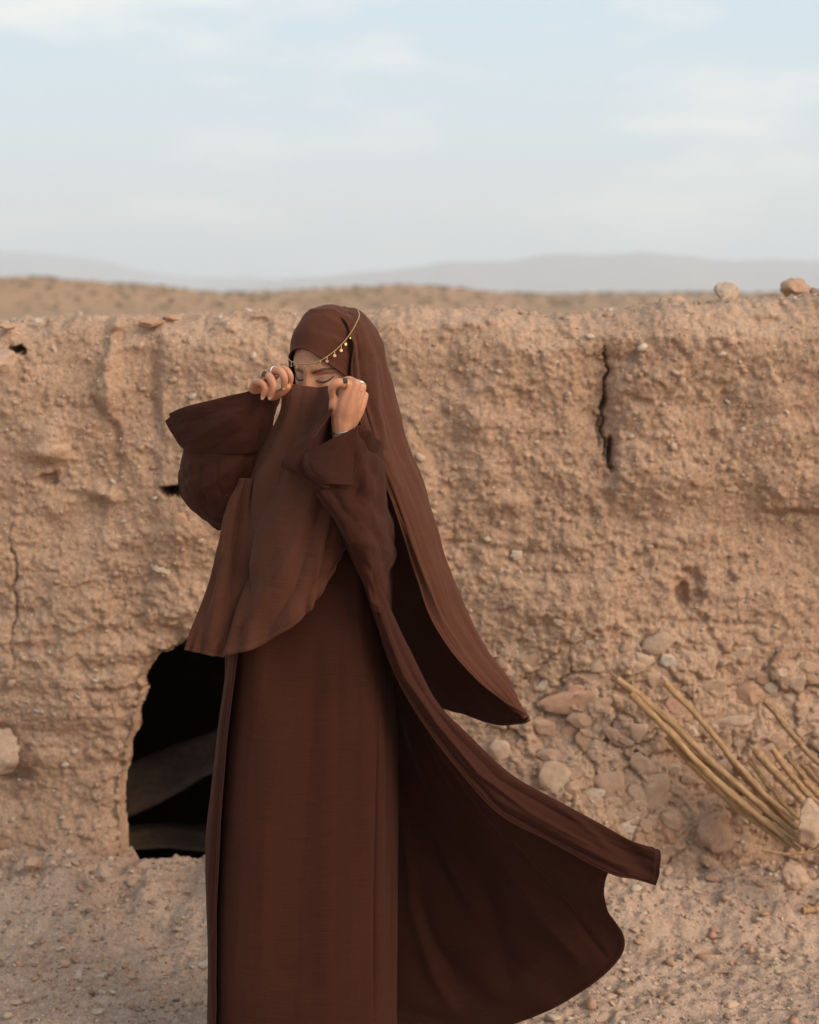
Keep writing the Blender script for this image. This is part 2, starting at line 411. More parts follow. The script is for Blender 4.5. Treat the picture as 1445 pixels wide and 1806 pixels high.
    D += crack([(800, 900), (792, 960), (805, 1010), (795, 1060)], 7, .009, 9)
    D += crack([(820, 1105), (1000, 1112), (1200, 1100), (1445, 1108)], 10, .010, 14)
    def pit(x, y, rx, ry, dep, pw=2):
        q = np.hypot((PX-x+4*fbm(PX/14, PY/14, 0, 2, 61))/rx, (PY-y+4*fbm(PX/14, PY/14, 3, 2, 62))/ry)
        return -dep*(1-sstep(.55, 1.05, q))
    D += pit(1212, 1042, 34, 46, .030)+pit(1205, 1050, 16, 30, .030)
    D += pit(306, 866, 26, 13, .22)+pit(22, 617, 18, 7, .10)+pit(82, 846, 22, 14, .035)+pit(20, 1365, 50, 18, .04)
    D += pit(70, 560, 60, 8, .0)
    def boss(x, y, rx, ry, h_):
        q = np.hypot((PX-x)/rx, (PY-y)/ry); return h_*np.exp(-q**2)
    D += boss(88, 800, 34, 16, .045)+boss(85, 770, 26, 24, .02)+boss(180, 870, 30, 14, .03)+boss(330, 930, 40, 30, .02)
    D += .022*np.exp(-((PX-197-.03*(PY-660))/14)**2)*sstep(600, 622, PY)*(1-sstep(690, 730, PY))
    D += boss(895, 885, 30, 14, .022)+boss(860, 820, 16, 20, .02)+boss(840, 745, 18, 22, .018)
    D += boss(60, 1330, 60, 40, .03)
    # rounding at the rim
    D -= .075*np.exp(-(zt[None]-Z)/.03)*(1+.45*fbm(X*14, Z*30, 0, 3, 77))
    # opening of the hollow
    hd = np.full(X.shape, -1e3); bb = (PX > 120) & (PX < 580) & (PY > 1040) & (PY < 1640)
    hx = PX[bb]+5*fbm(PX[bb]/30, PY[bb]/30, 0, 3, 81); hy = PY[bb]+5*fbm(PX[bb]/30, PY[bb]/30, 4, 3, 82)
    d, _ = seg_dist(hx, hy, HOLE, True); sg = in_poly(hx, hy, HOLE); hd[bb] = np.where(sg, d, -d)
    D -= .02*np.exp(-(np.clip(-hd, 0, None)/14)**2)*(hd < 0)
    D -= .07*sstep(-1, 7, hd)
    Vf = np.stack([X, YW-D, Z], -1)
    # top: runs back as a bank
    nb = 60; s = (np.arange(1, nb+1)/nb)**2.0*2.4
    Xb = np.repeat(xs[None], nb, 0); Yb = Vf[-1, :, 1][None]+s[:, None]
    Zb = zt[None]+.014*(1-np.exp(-s/.03))[:, None]+.012*fbm(Xb*8, Yb*8, 0, 4, 91)*sstep(0, .06, s)[:, None]+.006*fbm(Xb*40, Yb*40, 0, 3, 92)*sstep(0, .03, s)[:, None]-.20*sstep(.3, 2.4, s)[:, None]-.55*sstep(1.9, 2.4, s)[:, None]
    Vb = np.stack([Xb, Yb, Zb], -1)
    V = np.concatenate([Vf, Vb]); nv = nz+nb
    F = grid_faces(nv, nx)
    hflag = np.zeros((nv, nx)); hflag[:nz] = hd
    keep = hflag.ravel()[F].min(1) < 7.5
    # face order towards the camera
    me = mesh_np('earth_wall', V.reshape(-1, 3), F[keep][:, ::1])
    return me, (xs, t, zt, Vf)
me, WALL = wall_build()
wall = link('earth_wall', me, M['wall'])
tag(wall, 'crumbling tan earth bank wall with embedded stones and a dark hollow at its foot', 'wall')
def wall_at(px, py):
    """point of the finished wall face under a photograph pixel (arrays welcome)"""
    xs, t, zt, Vf = WALL
    px = np.asarray(px, float); py = np.asarray(py, float); Y = np.full(px.shape, YW)
    for _ in range(4):
        p = P(px, py, Y); j = np.clip(np.searchsorted(xs, p[..., 0]), 0, len(xs)-1)
        i = np.clip((p[..., 2]+.18)/(zt[j]+.18)*(len(t)-1), 0, len(t)-1).astype(int); Y = Vf[i, j, 1]
    return P(px, py, Y)

# hollow behind the opening
def box_bm(bm, c, s, rot=None):
    r = bmesh.ops.create_cube(bm, size=1.0)
    bmesh.ops.scale(bm, vec=s, verts=r['verts'])
    if rot: bmesh.ops.rotate(bm, cent=(0, 0, 0), matrix=rot, verts=r['verts'])
    bmesh.ops.translate(bm, vec=c, verts=r['verts']); return r['verts']
def finish(bm, name, mat, parent=None, smooth=False):
    me = bpy.data.meshes.new(name); bm.to_mesh(me); bm.free(); return link(name, me, mat, parent, smooth)
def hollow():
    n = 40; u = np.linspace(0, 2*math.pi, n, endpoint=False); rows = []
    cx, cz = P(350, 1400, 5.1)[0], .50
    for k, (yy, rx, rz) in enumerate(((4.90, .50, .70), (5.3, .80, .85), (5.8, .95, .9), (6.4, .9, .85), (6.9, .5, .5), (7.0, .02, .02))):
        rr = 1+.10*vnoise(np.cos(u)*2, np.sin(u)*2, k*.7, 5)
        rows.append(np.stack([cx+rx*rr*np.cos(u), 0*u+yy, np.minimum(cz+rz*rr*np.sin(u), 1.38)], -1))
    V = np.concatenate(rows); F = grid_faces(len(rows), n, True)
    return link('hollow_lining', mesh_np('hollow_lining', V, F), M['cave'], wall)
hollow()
def slab(name, pts, Y, th, mat, seed):
    """rough flat stone or board from an outline"""
    bm = bmesh.new(); f = [bm.verts.new(P(x, y, Y+d)) for x, y, d in pts]; fc = bm.faces.new(f)
    g = bmesh.ops.extrude_face_region(bm, geom=[fc]); vv = [v for v in g['geom'] if isinstance(v, bmesh.types.BMVert)]
    bmesh.ops.translate(bm, vec=(0.01, th, -.01), verts=vv)
    bmesh.ops.triangulate(bm, faces=bm.faces[:]); bmesh.ops.subdivide_edges(bm, edges=bm.edges[:], cuts=4, use_grid_fill=True)
    for v in bm.verts:
        c = v.co; v.co = c+Vector((0, 1, .6))*.010*float(fbm(c.x*14, c.y*14, c.z*14, 3, seed))
    bmesh.ops.recalc_face_normals(bm, faces=bm.faces[:])
    return finish(bm, name, mat, wall, True)
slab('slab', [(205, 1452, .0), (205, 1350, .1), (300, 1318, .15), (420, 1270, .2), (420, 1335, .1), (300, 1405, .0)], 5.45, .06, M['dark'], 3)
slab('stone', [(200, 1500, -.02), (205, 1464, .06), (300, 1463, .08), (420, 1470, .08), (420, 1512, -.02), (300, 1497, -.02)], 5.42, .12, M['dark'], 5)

# stones set in the wall face
ROCKS = [rock_mesh('stone_shape', 2, 100+i, .22, .8, 6, M['stone']) for i in range(6)]
ROCKP = [rock_mesh('stone_shape_pale', 2, 200+i, .2, .8, 6, M['pale']) for i in range(6)]
ROCKD = [rock_mesh('stone_shape_dark', 2, 350+i, .22, .8, 7, M['dark']) for i in range(4)]
ROCKR = [rock_mesh('stone_shape_red', 2, 300+i, .22, .8, 7, M['red']) for i in range(6)]
SLAB = {k: [rock_mesh('clod_shape_'+k, 3, 500+i+ord(k), .16, .9, 16, M[mm]) for i in range(5)] for k, mm in (('s', 'stone'), ('p', 'pale'), ('r', 'red'))}
def put(name, me, loc, scl, rot, parent=None):
    o = bpy.data.objects.new(name, me); COL.objects.link(o)
    o.location = loc; o.scale = scl; o.rotation_euler = rot
    if parent: o.parent = parent; o.matrix_parent_inverse = parent.matrix_world.inverted()
    return o
PXM = YW/FPX            # metres per photograph pixel at the wall
def wall_stone(px, py, wpx, hpx, kind, proud=.45, tilt=0.0):
    p = wall_at(px, py); rx, rz = wpx/2*PXM, hpx/2*PXM; ry = min(rx, rz)*.9
    if wpx > 20:                                    # broad stones lie nearly flush, flat side out
        return put('stone', random.choice(SLAB[kind]), (p[0], p[1]+random.uniform(-.004, .010), p[2]), (rx*1.15, min(rx, rz)*.5, rz*1.35), (0, tilt, 0), wall)
    return put('stone', random.choice({'s': ROCKS, 'p': ROCKP, 'r': ROCKR}[kind]), (p[0], p[1]+ry*(1-2*proud)*.6, p[2]), (rx*1.15, ry*1.15, rz*1.3), (0, tilt, 0), wall)
for a in [(1100, 866, 42, 17, 'p', .6, .1), (1186, 787, 17, 20, 'p', .6, .2), (1112, 770, 14, 12, 's', .5, 0), (1135, 612, 20, 14, 'p', .6, -.3), (1275, 624, 18, 12, 'p', .6, 0),
          (1193, 658, 18, 12, 'p', .55, 0), (1285, 858, 34, 15, 's', .55, .2), (1232, 962, 36, 26, 's', .6, -.2), (985, 1098, 22, 16, 'p', .6, 0), (1118, 1092, 26, 14, 's', .6, -.2),
          (910, 980, 24, 22, 'p', .5, .4), (858, 950, 18, 14, 'p', .5, 0), (948, 935, 22, 14, 's', .5, -.4), (1000, 695, 14, 14, 's', .5, 0), (980, 640, 18, 10, 'p', .5, 0), (880, 655, 14, 10, 'p', .5, 0),
          (740, 805, 18, 20, 'p', .55, 0), (475, 1000, 20, 14, 'p', .5, 0), (285, 1000, 34, 24, 'p', .55, 0), (352, 953, 16, 12, 's', .5, 0), (318, 925, 34, 42, 'r', .5, .2),
          (448, 628, 12, 16, 'p', .6, 0), (96, 617, 14, 12, 'p', .5, .6), (60, 680, 22, 14, 's', .4, .5), (218, 920, 14, 8, 'p', .5, 0), (200, 850, 12, 12, 'p', .5, 0), (70, 1252, 24, 14, 'p', .55, .1),
          (125, 1258, 16, 8, 'r', .5, .2), (168, 1200, 10, 8, 'p', .5, 0), (195, 1458, 12, 8, 'p', .6, 0), (110, 1442, 12, 8, 'p', .5, 0), (22, 1205, 18, 24, 's', .5, .2), (40, 1060, 10, 16, 's', .5, 0),
          (540, 620, 10, 10, 's', .5, 0), (310, 650, 14, 12, 's', .5, 0), (265, 788, 14, 10, 's', .5, 0), (1345, 952, 14, 12, 'p', .5, 0), (1395, 955, 10, 10, 'p', .5, 0), (1358, 790, 14, 10, 's', .5, 0), (1060, 1190, 18, 12, 's', .5, 0),
          (930, 1165, 46, 20, 's', .6, -.4), (920, 1205, 30, 14, 's', .55, .1), (1130, 1165, 44, 30, 's', .6, .3), (1180, 1165, 34, 24, 'p', .6, 0), (1215, 1160, 50, 22, 's', .6, .5), (1205, 1120, 30, 14, 's', .5, 0),
          (1045, 1195, 80, 34, 's', .5, .25), (1000, 1240, 130, 50, 'r', .45, .1), (1240, 1215, 60, 42, 'r', .5, .1), (1306, 1232, 34, 40, 'r', .55, .1), (1345, 1195, 30, 24, 'r', .5, 0), (1290, 1275, 80, 24, 's', .45, -.1),
          (880, 1325, 44, 40, 's', .55, 0), (920, 1320, 30, 30, 'r', .5, .2), (990, 1380, 80, 60, 's', .5, .3), (1070, 1395, 70, 75, 's', .5, -.3), (1010, 1290, 60, 40, 'r', .45, 0), (1150, 1400, 60, 80, 's', .45, .3),
          (1175, 1470, 68, 56, 'r', .6, .3), (1110, 1455, 46, 36, 'p', .55, -.1), (1220, 1330, 50, 40, 's', .4, 0), (1260, 1470, 60, 60, 's', .45, .1), (1400, 1240, 60, 30, 's', .45, .4), (1420, 1180, 40, 24, 's', .45, 0),
          (1330, 1375, 40, 30, 's', .45, 0), (1370, 1310, 36, 28, 's', .45, 0), (1050, 1320, 40, 30, 's', .4, 0), (1120, 1290, 44, 34, 's', .4, 0), (1130, 1345, 36, 34, 's', .4, 0)]:
    wall_stone(*a)
taken = []
for k in range(400):
    px, py = random.uniform(820, 1480), random.uniform(1115, 1490)
    if px < 820+(py-1100)*.5 or len(taken) > 95: continue
    w_ = random.choice([22, 26, 30, 34, 40, 48, 58]); 
    if any(math.hypot(px-a, py-b) < .48*(w_+c) for a, b, c in taken): continue
    taken.append((px, py, w_)); wall_stone(px, py, w_*1.15, w_*random.uniform(.6, .95), random.choice('sssspr'), .5, random.uniform(-.6, .6))
taken = []
for k in range(170):
    px, py = random.uniform(-60, 1500), random.uniform(590, 1480)
    if 190 < px < 500 and py > 1090: continue
    if any(math.hypot(px-a, py-b) < 22 for a, b in taken): continue
    taken.append((px, py)); w_ = random.choice([8, 9, 10, 11, 12, 14, 17, 20])
    wall_stone(px, py, w_, w_*random.uniform(.6, 1.0), random.choice('ssppr'), .5, random.uniform(-.6, .6))
gpx = rng.uniform(-80, 1520, 5200); gpy = rng.uniform(575, 1490, 5200)
ok = ~((gpx > 200) & (gpx < 500) & (gpy > 1110)); gr = np.minimum(.0021/(rng.random(5200)**.45+.12), .010)[ok]
pos = wall_at(gpx[ok], gpy[ok]); pos[:, 1] -= .1*gr; rad = gr
tag(scatter('wall_gravel', pos, rad, [M['stone'], M['pale'], M['red'], M['stone'], M['wall']], 5, wall, .9), kind='stuff')
# loose grit and stones along the rim
pos, rad = [], []
xs, t_, zt, Vf = WALL
for k in range(2200):
    x = random.uniform(-1.35, 1.35); j = int(np.searchsorted(xs, x)); s_ = random.random()**1.5*.5
    r_ = min(.0024/(random.random()**.5+.11), .018)
    pos.append((x, Vf[-1, j, 1]+s_+.01, zt[j]+.014*(1-math.exp(-s_/.03))+.2*r_)); rad.append(r_)
tag(scatter('rim_gravel', pos, rad, [M['stone'], M['pale'], M['red'], M['stone'], M['wall']], 6, wall, .8), kind='stuff')

# boulders resting on the rim and set in the wall: one thing each
BIG = [rock_mesh('boulder_shape', 4, 400+i, .18, .85, 9) for i in range(5)]
def boulder(px, py, wpx, hpx, Y, mat, label, cat='rock', shape=0, rz=0.0, ry=0.0, name='boulder', group=None):
    k = Y/FPX; me = BIG[shape].copy(); me.materials.append(mat)
    me.polygons.foreach_set('use_smooth', [True]*len(me.polygons))
    o = put(name, me, P(px, py, Y), (wpx/2*k*1.18, wpx/2*k*.95, hpx/2*k*1.3), (0, ry, rz))
    return tag(o, label, cat, group)
boulder(1280, 519, 54, 42, 5.05, M['stone'], 'rounded tan boulder standing highest on the wall top, right of the notch', shape=0, rz=.4)
boulder(1188, 534, 56, 34, 4.95, M['stone'], 'low lumpy tan boulder on the wall top, left of the rounded one', shape=1, rz=1.2)
boulder(1404, 511, 54, 40, 5.05, M['stone'], 'angular tan boulder on the wall top near the right edge', shape=2, rz=.2)
boulder(1441, 517, 26, 24, 5.05, M['dark'], 'small dark boulder touching the angular one at the right edge', shape=3, rz=.9)
boulder(270, 568, 48, 20, 4.84, M['red'], 'flat reddish stone on the wall top left of the woman', 'stone', 4, .3, name='rim_stone')
boulder(303, 562, 32, 14, 4.90, M['red'], 'small orange stone beside the flat reddish one on the wall top', 'stone', 2, .8, name='rim_stone')
boulder(68, 567, 22, 12, 4.92, M['pale'], 'pale grey stone on the wall top near the left edge', 'stone', 0, .5, name='rim_stone')
boulder(10, 575, 30, 13, 4.85, M['stone'], 'tan stone on the wall top at the left edge', 'stone', 1, .5, name='rim_stone')
boulder(742, 557, 20, 16, 4.86, M['pale'], 'whitish stone on the wall top just right of the headscarf', 'stone', 3, .5, name='rim_stone')
boulder(765, 555, 18, 12, 4.95, M['pale'], 'small white stone second right of the headscarf on the wall top', 'stone', 2, 1.5, name='rim_stone')
boulder(829, 551, 50, 16, 4.95, M['red'], 'broad orange stone lying on the wall top right of centre', 'stone', 1, .1, name='rim_stone')
boulder(6, 1322, 88, 88, 4.70, M['stone'], 'large pale rock jutting from the wall at the left edge', shape=3, rz=.5, ry=.3)
boulder(5, 637, 54, 42, 4.74, M['stone'], 'round brown stone lodged in a dark socket at upper left', 'stone', 0, .5, name='lodged_stone')
boulder(1436, 1452, 66, 86, 4.42, M['stone'], 'upright tan rock standing before the reed ends', shape=4, rz=.3, ry=-.15)
boulder(1404, 1541, 60, 54, 4.43, M['stone'], 'round brown clod lying on the gravel at right', 'clod', 3, .7, name='earth_clod')
boulder(184, 1537, 34, 36, 4.55, M['stone'], 'roundish pinkish stone at the foot of the wall left of the hollow', 'stone', 3, .2, name='foot_stone')
boulder(196, 1552, 22, 12, 4.50, M['stone'], 'small stone at the base of the pinkish one by the hollow', 'stone', 1, .2, name='foot_stone')
boulder(60, 1520, 46, 24, 4.58, M['stone'], 'half buried tan stone below the wall at left', 'stone', 4, .9, name='foot_stone')

# ------------------------------------------------------------------ ground
def bank_h(X, Y):
    px = W/2+FPX*X/4.6
    edge = 4.74+.02*vnoise(X*5, 0*X, 0, 8)
    right = sstep(760, 980, px)
    hgt = .115+.03*vnoise(X*2.3, 0*X, 0, 6)+.035*sstep(160, -60, px)+.02*right
    z = hgt*sstep(4.30-.05*right, 4.66-.08*right, Y+.05*fbm(X*3, Y*3, 0, 3, 7))
    q = np.hypot((px-185)/46, (Y-4.6)/.13); z = z-.035*np.exp(-q*q)           # hollow between heaps
    q = np.hypot((px-300)/75, (Y-4.55)/.16); z = z-.050*np.exp(-q*q)
    q = np.hypot((px-385)/26, (Y-4.6)/.12); z = z+.05*np.exp(-q*q)
    q = np.hypot((px-1300)/140, (Y-4.45)/.10); z = z+.02*np.exp(-q*q)
    z = z-.16*sstep(edge+.02, edge+.2, Y)*sstep(180, 225, px)*(1-sstep(470, 500, px))
    z = z+.018*fbm(X*2.2, Y*2.2, 0, 3, 17)+.010*fbm(X*9, Y*9, 0, 3, 18)
    z = z+.0075*fbm(X*34, Y*34, 0, 3, 19, .65)+.007*np.maximum(fbm(X*55, Y*55, 2, 2, 20), 0)+.010*np.maximum(fbm(X*15, Y*15, 4, 3, 25), 0)*sstep(4.1, 4.5, Y)
    return z-.012
ge = 1.45+np.cumsum(.0065*1.05**np.arange(1, 108)); gx = np.concatenate([-ge[::-1], np.arange(-1.45, 1.4501, .0065), ge])
gy = np.concatenate([np.linspace(-12, 2.9, 30)[:-1], np.arange(2.9, 4.9, .0065), []])
GX, GY = np.meshgrid(gx, gy); GZ = bank_h(GX, GY)
ground = link('ground', mesh_np('ground', np.stack([GX, GY, GZ], -1).reshape(-1, 3), grid_faces(len(gy), len(gx))), M['ground'])
tag(ground, kind='structure')
def ground_at(px, py):
    px = np.asarray(px, float); py = np.asarray(py, float); Y = np.full(px.shape, 4.2); slope = P(px, py, 1.0)[..., 2]-CAM_Z
    for _ in range(9):
        z = bank_h(P(px, py, Y)[..., 0], Y); Y = np.clip(.6*Y+.4*(z-CAM_Z)/slope, 3.0, 4.86)
    x = P(px, py, Y)[..., 0]; return x, Y, bank_h(x, Y)
gpx = rng.uniform(0, 1445, 260); gpy = 1505+300*rng.random(260)**1.3; ok = (gpx < 372) | (gpx > 700)
for x, y, z in np.stack(ground_at(gpx[ok], gpy[ok]), -1):
    r_ = y/FPX*random.choice([4, 5, 5, 6, 6, 7, 8, 9, 11, 14])
    put('stone', random.choice(ROCKS+ROCKS+ROCKP+ROCKR+ROCKD), (x, y, z+.2*r_), (r_*random.uniform(.9, 1.4), r_*random.uniform(.8, 1.2), r_*random.uniform(.7, 1.0)), (random.uniform(-.4, .4), random.uniform(-.4, .4), random.uniform(0, 6)), ground)
for px, py, w_, h_, kd in [(178, 1722, 30, 16, 'p'), (25, 1768, 30, 16, 's'), (232, 1780, 24, 18, 'r'), (335, 1768, 20, 12, 'p'), (175, 1783, 26, 10, 'p'), (1172, 1568, 14, 16, 'p'), (1060, 1795, 34, 16, 's'), (1290, 1775, 34, 18, 's'), (1205, 1690, 16, 20, 's'), (1385, 1690, 14, 12, 'p'), (120, 1530, 26, 20, 's'), (30, 1610, 14, 12, 's'), (275, 1670, 14, 12, 'p'), (1120, 1640, 20, 12, 's'), (975, 1795, 30, 14, 'p')]:
    x, y, z = ground_at(px, py); k = y/FPX/2
    put('stone', random.choice({'s': ROCKS, 'p': ROCKP, 'r': ROCKR}[kd]), (x, y, z+.2*h_*k), (w_*k*1.2, w_*k, h_*k*1.3), (random.uniform(-.2, .2), random.uniform(-.2, .2), random.uniform(0, 6)), ground)
n = 30000
gxp = rng.uniform(-1.9, 1.9, n); gyp = 3.2+1.55*rng.random(n)**.9
gr = np.minimum(.0021/(rng.random(n)**.5+.11), .016)
gz = bank_h(gxp, gyp)+.1*gr
tag(scatter('gravel', np.stack([gxp, gyp, gz], -1), gr, [M['stone'], M['pale'], M['red'], M['ground'], M['stone'], M['dark']], 9, None, .75), 'loose gravel strewn over the dry ground', 'gravel', None, 'stuff')

# ------------------------------------------------------------------ dry reeds and sticks
def tube_np(path, rad, ns=10, nseg=40, flat=1.0):
    path = crom(np.asarray(path, float), nseg); rad = np.interp(np.linspace(0, 1, nseg), np.linspace(0, 1, len(rad)), rad)
    T = np.gradient(path, axis=0); T /= np.linalg.norm(T, axis=1)[:, None]+1e-12
    up = np.array([0.3, -.8, .52]); A = np.cross(T, up); A /= np.linalg.norm(A, axis=1)[:, None]+1e-12; B = np.cross(A, T)
    a = np.linspace(0, 2*math.pi, ns, endpoint=False)
    V = path[:, None]+rad[:, None, None]*(np.cos(a)[None, :, None]*A[:, None]+flat*np.sin(a)[None, :, None]*B[:, None])
    F = grid_faces(nseg, ns, True)
    return V.reshape(-1, 3), F
def reed(pts, r0, r1, label, seed):
    pts = [P(x, y, Y) for x, y, Y in pts]; ns, nseg = 10, 60
    r0, r1 = r0*1.2, r1*1.1
    V, F = tube_np(pts, [r0*1.1, r0, r0, r1], ns, nseg)
    V = V.reshape(nseg, ns, 3); c = V.mean(1, keepdims=True)
    s = np.linspace(0, 1, nseg); kn = np.zeros(nseg)
    for q in np.arange(.12, 1, .21): kn += .22*np.exp(-((s-q-.03*math.sin(seed*9+q*7))/.012)**2)   # nodes of the stalk
    V = c+(V-c)*(1+kn)[:, None, None]+.0024*np.stack([fbm(s*6+seed*3, 0*s, k, 2, seed+5) for k in range(3)], -1)[:, None]
    Vc = np.concatenate([V.reshape(-1, 3), [V[0].mean(0), V[-1].mean(0)]])
    me = mesh_np('reed_stalk', Vc, F)
    bm = bmesh.new(); bm.from_mesh(me); bm.verts.ensure_lookup_table(); k = nseg*ns
    for j in range(ns):
        bm.faces.new((bm.verts[k], bm.verts[j], bm.verts[(j+1) % ns])); bm.faces.new((bm.verts[k+1], bm.verts[k-ns+(j+1) % ns], bm.verts[k-ns+j]))
    bm.normal_update(); bm.to_mesh(me); bm.free()
    U = np.concatenate([np.tile(np.linspace(0, 1, ns), nseg), [0, 0]]); Vv = np.concatenate([np.repeat(s*4+seed, ns), [0, 0]])
    set_uv(me, U, Vv)
    ob_ = link('reed_stalk', me, M['reed'])
    for q in range(seed % 3):                       # splintered fibres at the tip
        e0, e1 = np.array(pts[0]), np.array(pts[1]); ax = (e0-e1)/np.linalg.norm(e0-e1)
        w_ = np.array([math.sin(seed*3+q*2), math.cos(seed*5+q), math.sin(seed+q*4)])*.16
        VV, FF = tube_np([e0-ax*.02, e0+(ax+w_)*.012, e0+(ax+1.8*w_)*(.028+.008*q)], [r1*.5, r1*.35, .0004], 5, 8)
        m3 = mesh_np('splinter', VV, FF); set_uv(m3, VV[:, 0]*9, VV[:, 2]*9); link('splinter', m3, M['reed'], ob_)
    return tag(ob_, label, 'reed', 'dry reeds leaning at the foot of the wall')
REEDS = [
 ([(1088, 1196, 4.66), (1180, 1272, 4.62), (1300, 1385, 4.55), (1428, 1497, 4.45)], .0085, .0060, 'longest dry reed, upper one of the left pair leaning on the wall'),
 ([(1112, 1224, 4.645), (1180, 1290, 4.60), (1290, 1402, 4.53), (1412, 1500, 4.43)], .0080, .0055, 'dry reed lying just under the longest one'),
 ([(1175, 1298, 4.65), (1225, 1352, 4.61), (1300, 1425, 4.54), (1395, 1495, 4.45)], .0070, .0040, 'dark thin reed starting lowest in the left bundle'),
 ([(1172, 1206, 4.66), (1245, 1280, 4.62), (1320, 1372, 4.56), (1400, 1445, 4.47)], .0070, .0048, 'single straight reed right of the longest pair'),
 ([(1190, 1300, 4.63), (1250, 1356, 4.59), (1330, 1432, 4.52), (1420, 1492, 4.42)], .0075, .0050, 'pale reed in the middle of the left bundle'),
 ([(1280, 1328, 4.64), (1320, 1375, 4.60), (1365, 1420, 4.55), (1405, 1462, 4.48)], .0075, .0055, 'short brown reed whose tip touches the single straight one'),
 ([(1322, 1342, 4.63), (1350, 1380, 4.60), (1378, 1412, 4.56), (1408, 1446, 4.50)], .0050, .0035, 'thin short reed second from the upright rock'),
 ([(1330, 1322, 4.62), (1362, 1355, 4.59), (1400, 1395, 4.55), (1440, 1440, 4.50)], .0095, .0070, 'thick pale reed ending at the upright rock'),
 ([(1362, 1322, 4.63), (1395, 1365, 4.60), (1425, 1402, 4.57), (1475, 1440, 4.52)], .0070, .0050, 'reed just right of the thick pale one'),
 ([(1350, 1236, 4.67), (1385, 1280, 4.64), (1425, 1325, 4.61), (1480, 1385, 4.57)], .0070, .0048, 'lone thin reed highest at the right edge'),
 ([(1402, 1352, 4.62), (1425, 1378, 4.60), (1450, 1405, 4.58), (1490, 1440, 4.55)], .0060, .0045, 'left one of the cluster of reed tips at the right edge'),
 ([(1412, 1346, 4.64), (1436, 1370, 4.62), (1460, 1396, 4.60), (1500, 1430, 4.57)], .0060, .0045, 'upper one of the cluster of reed tips at the right edge'),
 ([(1296, 1352, 4.63), (1330, 1392, 4.59), (1370, 1436, 4.54), (1412, 1478, 4.47)], .0055, .0040, 'thin reed between the short brown one and the left bundle'),
 ([(1205, 1292, 4.655), (1262, 1348, 4.61), (1335, 1412, 4.55), (1408, 1474, 4.47)], .0065, .0045, 'reed lying just above the pale middle one of the left bundle'),
 ([(1385, 1330, 4.65), (1412, 1362, 4.62), (1442, 1392, 4.60), (1490, 1425, 4.56)], .0050, .0035, 'thin reed crossing behind the cluster of tips at the right edge'),
 ([(1418, 1378, 4.60), (1440, 1398, 4.58), (1465, 1420, 4.56), (1500, 1450, 4.53)], .0060, .0045, 'lowest of the cluster of reed tips at the right edge'),
]
for i, a in enumerate(REEDS): reed(*a, i+1)
reed([(1345, 1500, 4.40), (1385, 1506, 4.40), (1420, 1503, 4.41), (1470, 1496, 4.42)], .0035, .0025, 'thin twig lying on the bank below the reeds', 31)
x0, y0_, z0 = ground_at(1415, 1610)
def gstick(pts, r, label, seed):
    out = []
    for px, py in pts:
        x, y, z = ground_at(px, py); q = proj((x, y, z+r*1.2)); out.append((q[0], q[1], y))
    return reed(out, r, r*.85, label, seed)
gstick([(1415, 1612), (1440, 1604), (1470, 1594), (1520, 1580)], .0075, 'stub of yellow reed lying on the ground at the right edge', 33)
gstick([(1256, 1717), (1275, 1719), (1295, 1721), (1316, 1723)], .0022, 'thin straw lying alone on the gravel at lower right', 34)

# ------------------------------------------------------------------ land beyond
def plain_z(X, Y): return 1.10-.10*sstep(8, 30, Y)+.05*fbm(X/9, Y/9, 0, 3, 23)
ys = np.concatenate([np.linspace(6.6, 60, 60), np.geomspace(62, 9500, 50)]); us = np.linspace(-1, 1, 121)
PX_, PY_ = np.meshgrid(us, ys); XX = PX_*(12+PY_*.9); ZZ = plain_z(XX, PY_)
plain_o = link('desert_plain', mesh_np('desert_plain', np.stack([XX, PY_, ZZ], -1).reshape(-1, 3), grid_faces(len(ys), len(us))), M['plain'])
tag(plain_o, kind='structure')
SC = []
def hill(name, prof, Y, depth, mat, seed, rough, base=None, xr=(-1600, 3000), nx=260):
    k = np.array(prof, float); px = np.linspace(xr[0], xr[1], nx)
    zr = P(px, np.interp(px, k[:, 0], k[:, 1]), Y)[:, 2]; xs = P(px, 500, Y)[:, 0]
    zr = np.convolve(np.pad(zr, 5, 'edge'), np.ones(11)/11, 'valid')
    zr = zr+rough*fbm(px/90, 0*px, 0, 4, seed)
    zb = base if base is not None else -1.0
    nvv = 90; s = np.linspace(-1, 1, nvv)
    Yg = Y+depth*s; prf = np.cos(np.clip(np.abs(s)**.9, 0, 1)*math.pi/2)**1.3
    X = np.repeat(xs[None], nvv, 0)*(Yg/Y)[:, None]; Yq = np.repeat(Yg[:, None], nx, 1)
    Z = zb+(zr[None]-zb)*prf[:, None]
    Z = Z+rough*2.2*fbm(X/depth*3, Yq/depth*3, 0, 5, seed+3)*((1-prf)*prf*4)[:, None]
    return link(name, mesh_np(name, np.stack([X, Yq, Z], -1).reshape(-1, 3), grid_faces(nvv, nx)), mat), X, Yq, Z
def scrub_on(X, Y, Z, n, pr, rr):
    nv = X.shape[0]
    for _ in range(n):
        i = random.randrange(int(nv*.12), int(nv*.52)); j = random.randrange(X.shape[1])
        q = proj((X[i, j], Y[i, j], Z[i, j]))
        if not (-100 < q[0] < 1550): continue
        j2 = min(j+1, X.shape[1]-1); i2 = min(i+1, nv-1); a, b = random.random(), random.random()
        bx_, by_, bz_ = ((1-a)*(1-b)*G[i, j]+a*(1-b)*G[i, j2]+(1-a)*b*G[i2, j]+a*b*G[i2, j2] for G in (X, Y, Z))
        r_ = rr*random.uniform(.4, 1.9)
        for _k in range(4):
            SC.append(((bx_+random.gauss(0, r_*.6), by_+random.gauss(0, r_*.6), bz_+r_*.4*random.random()), r_*random.uniform(.4, .7)))
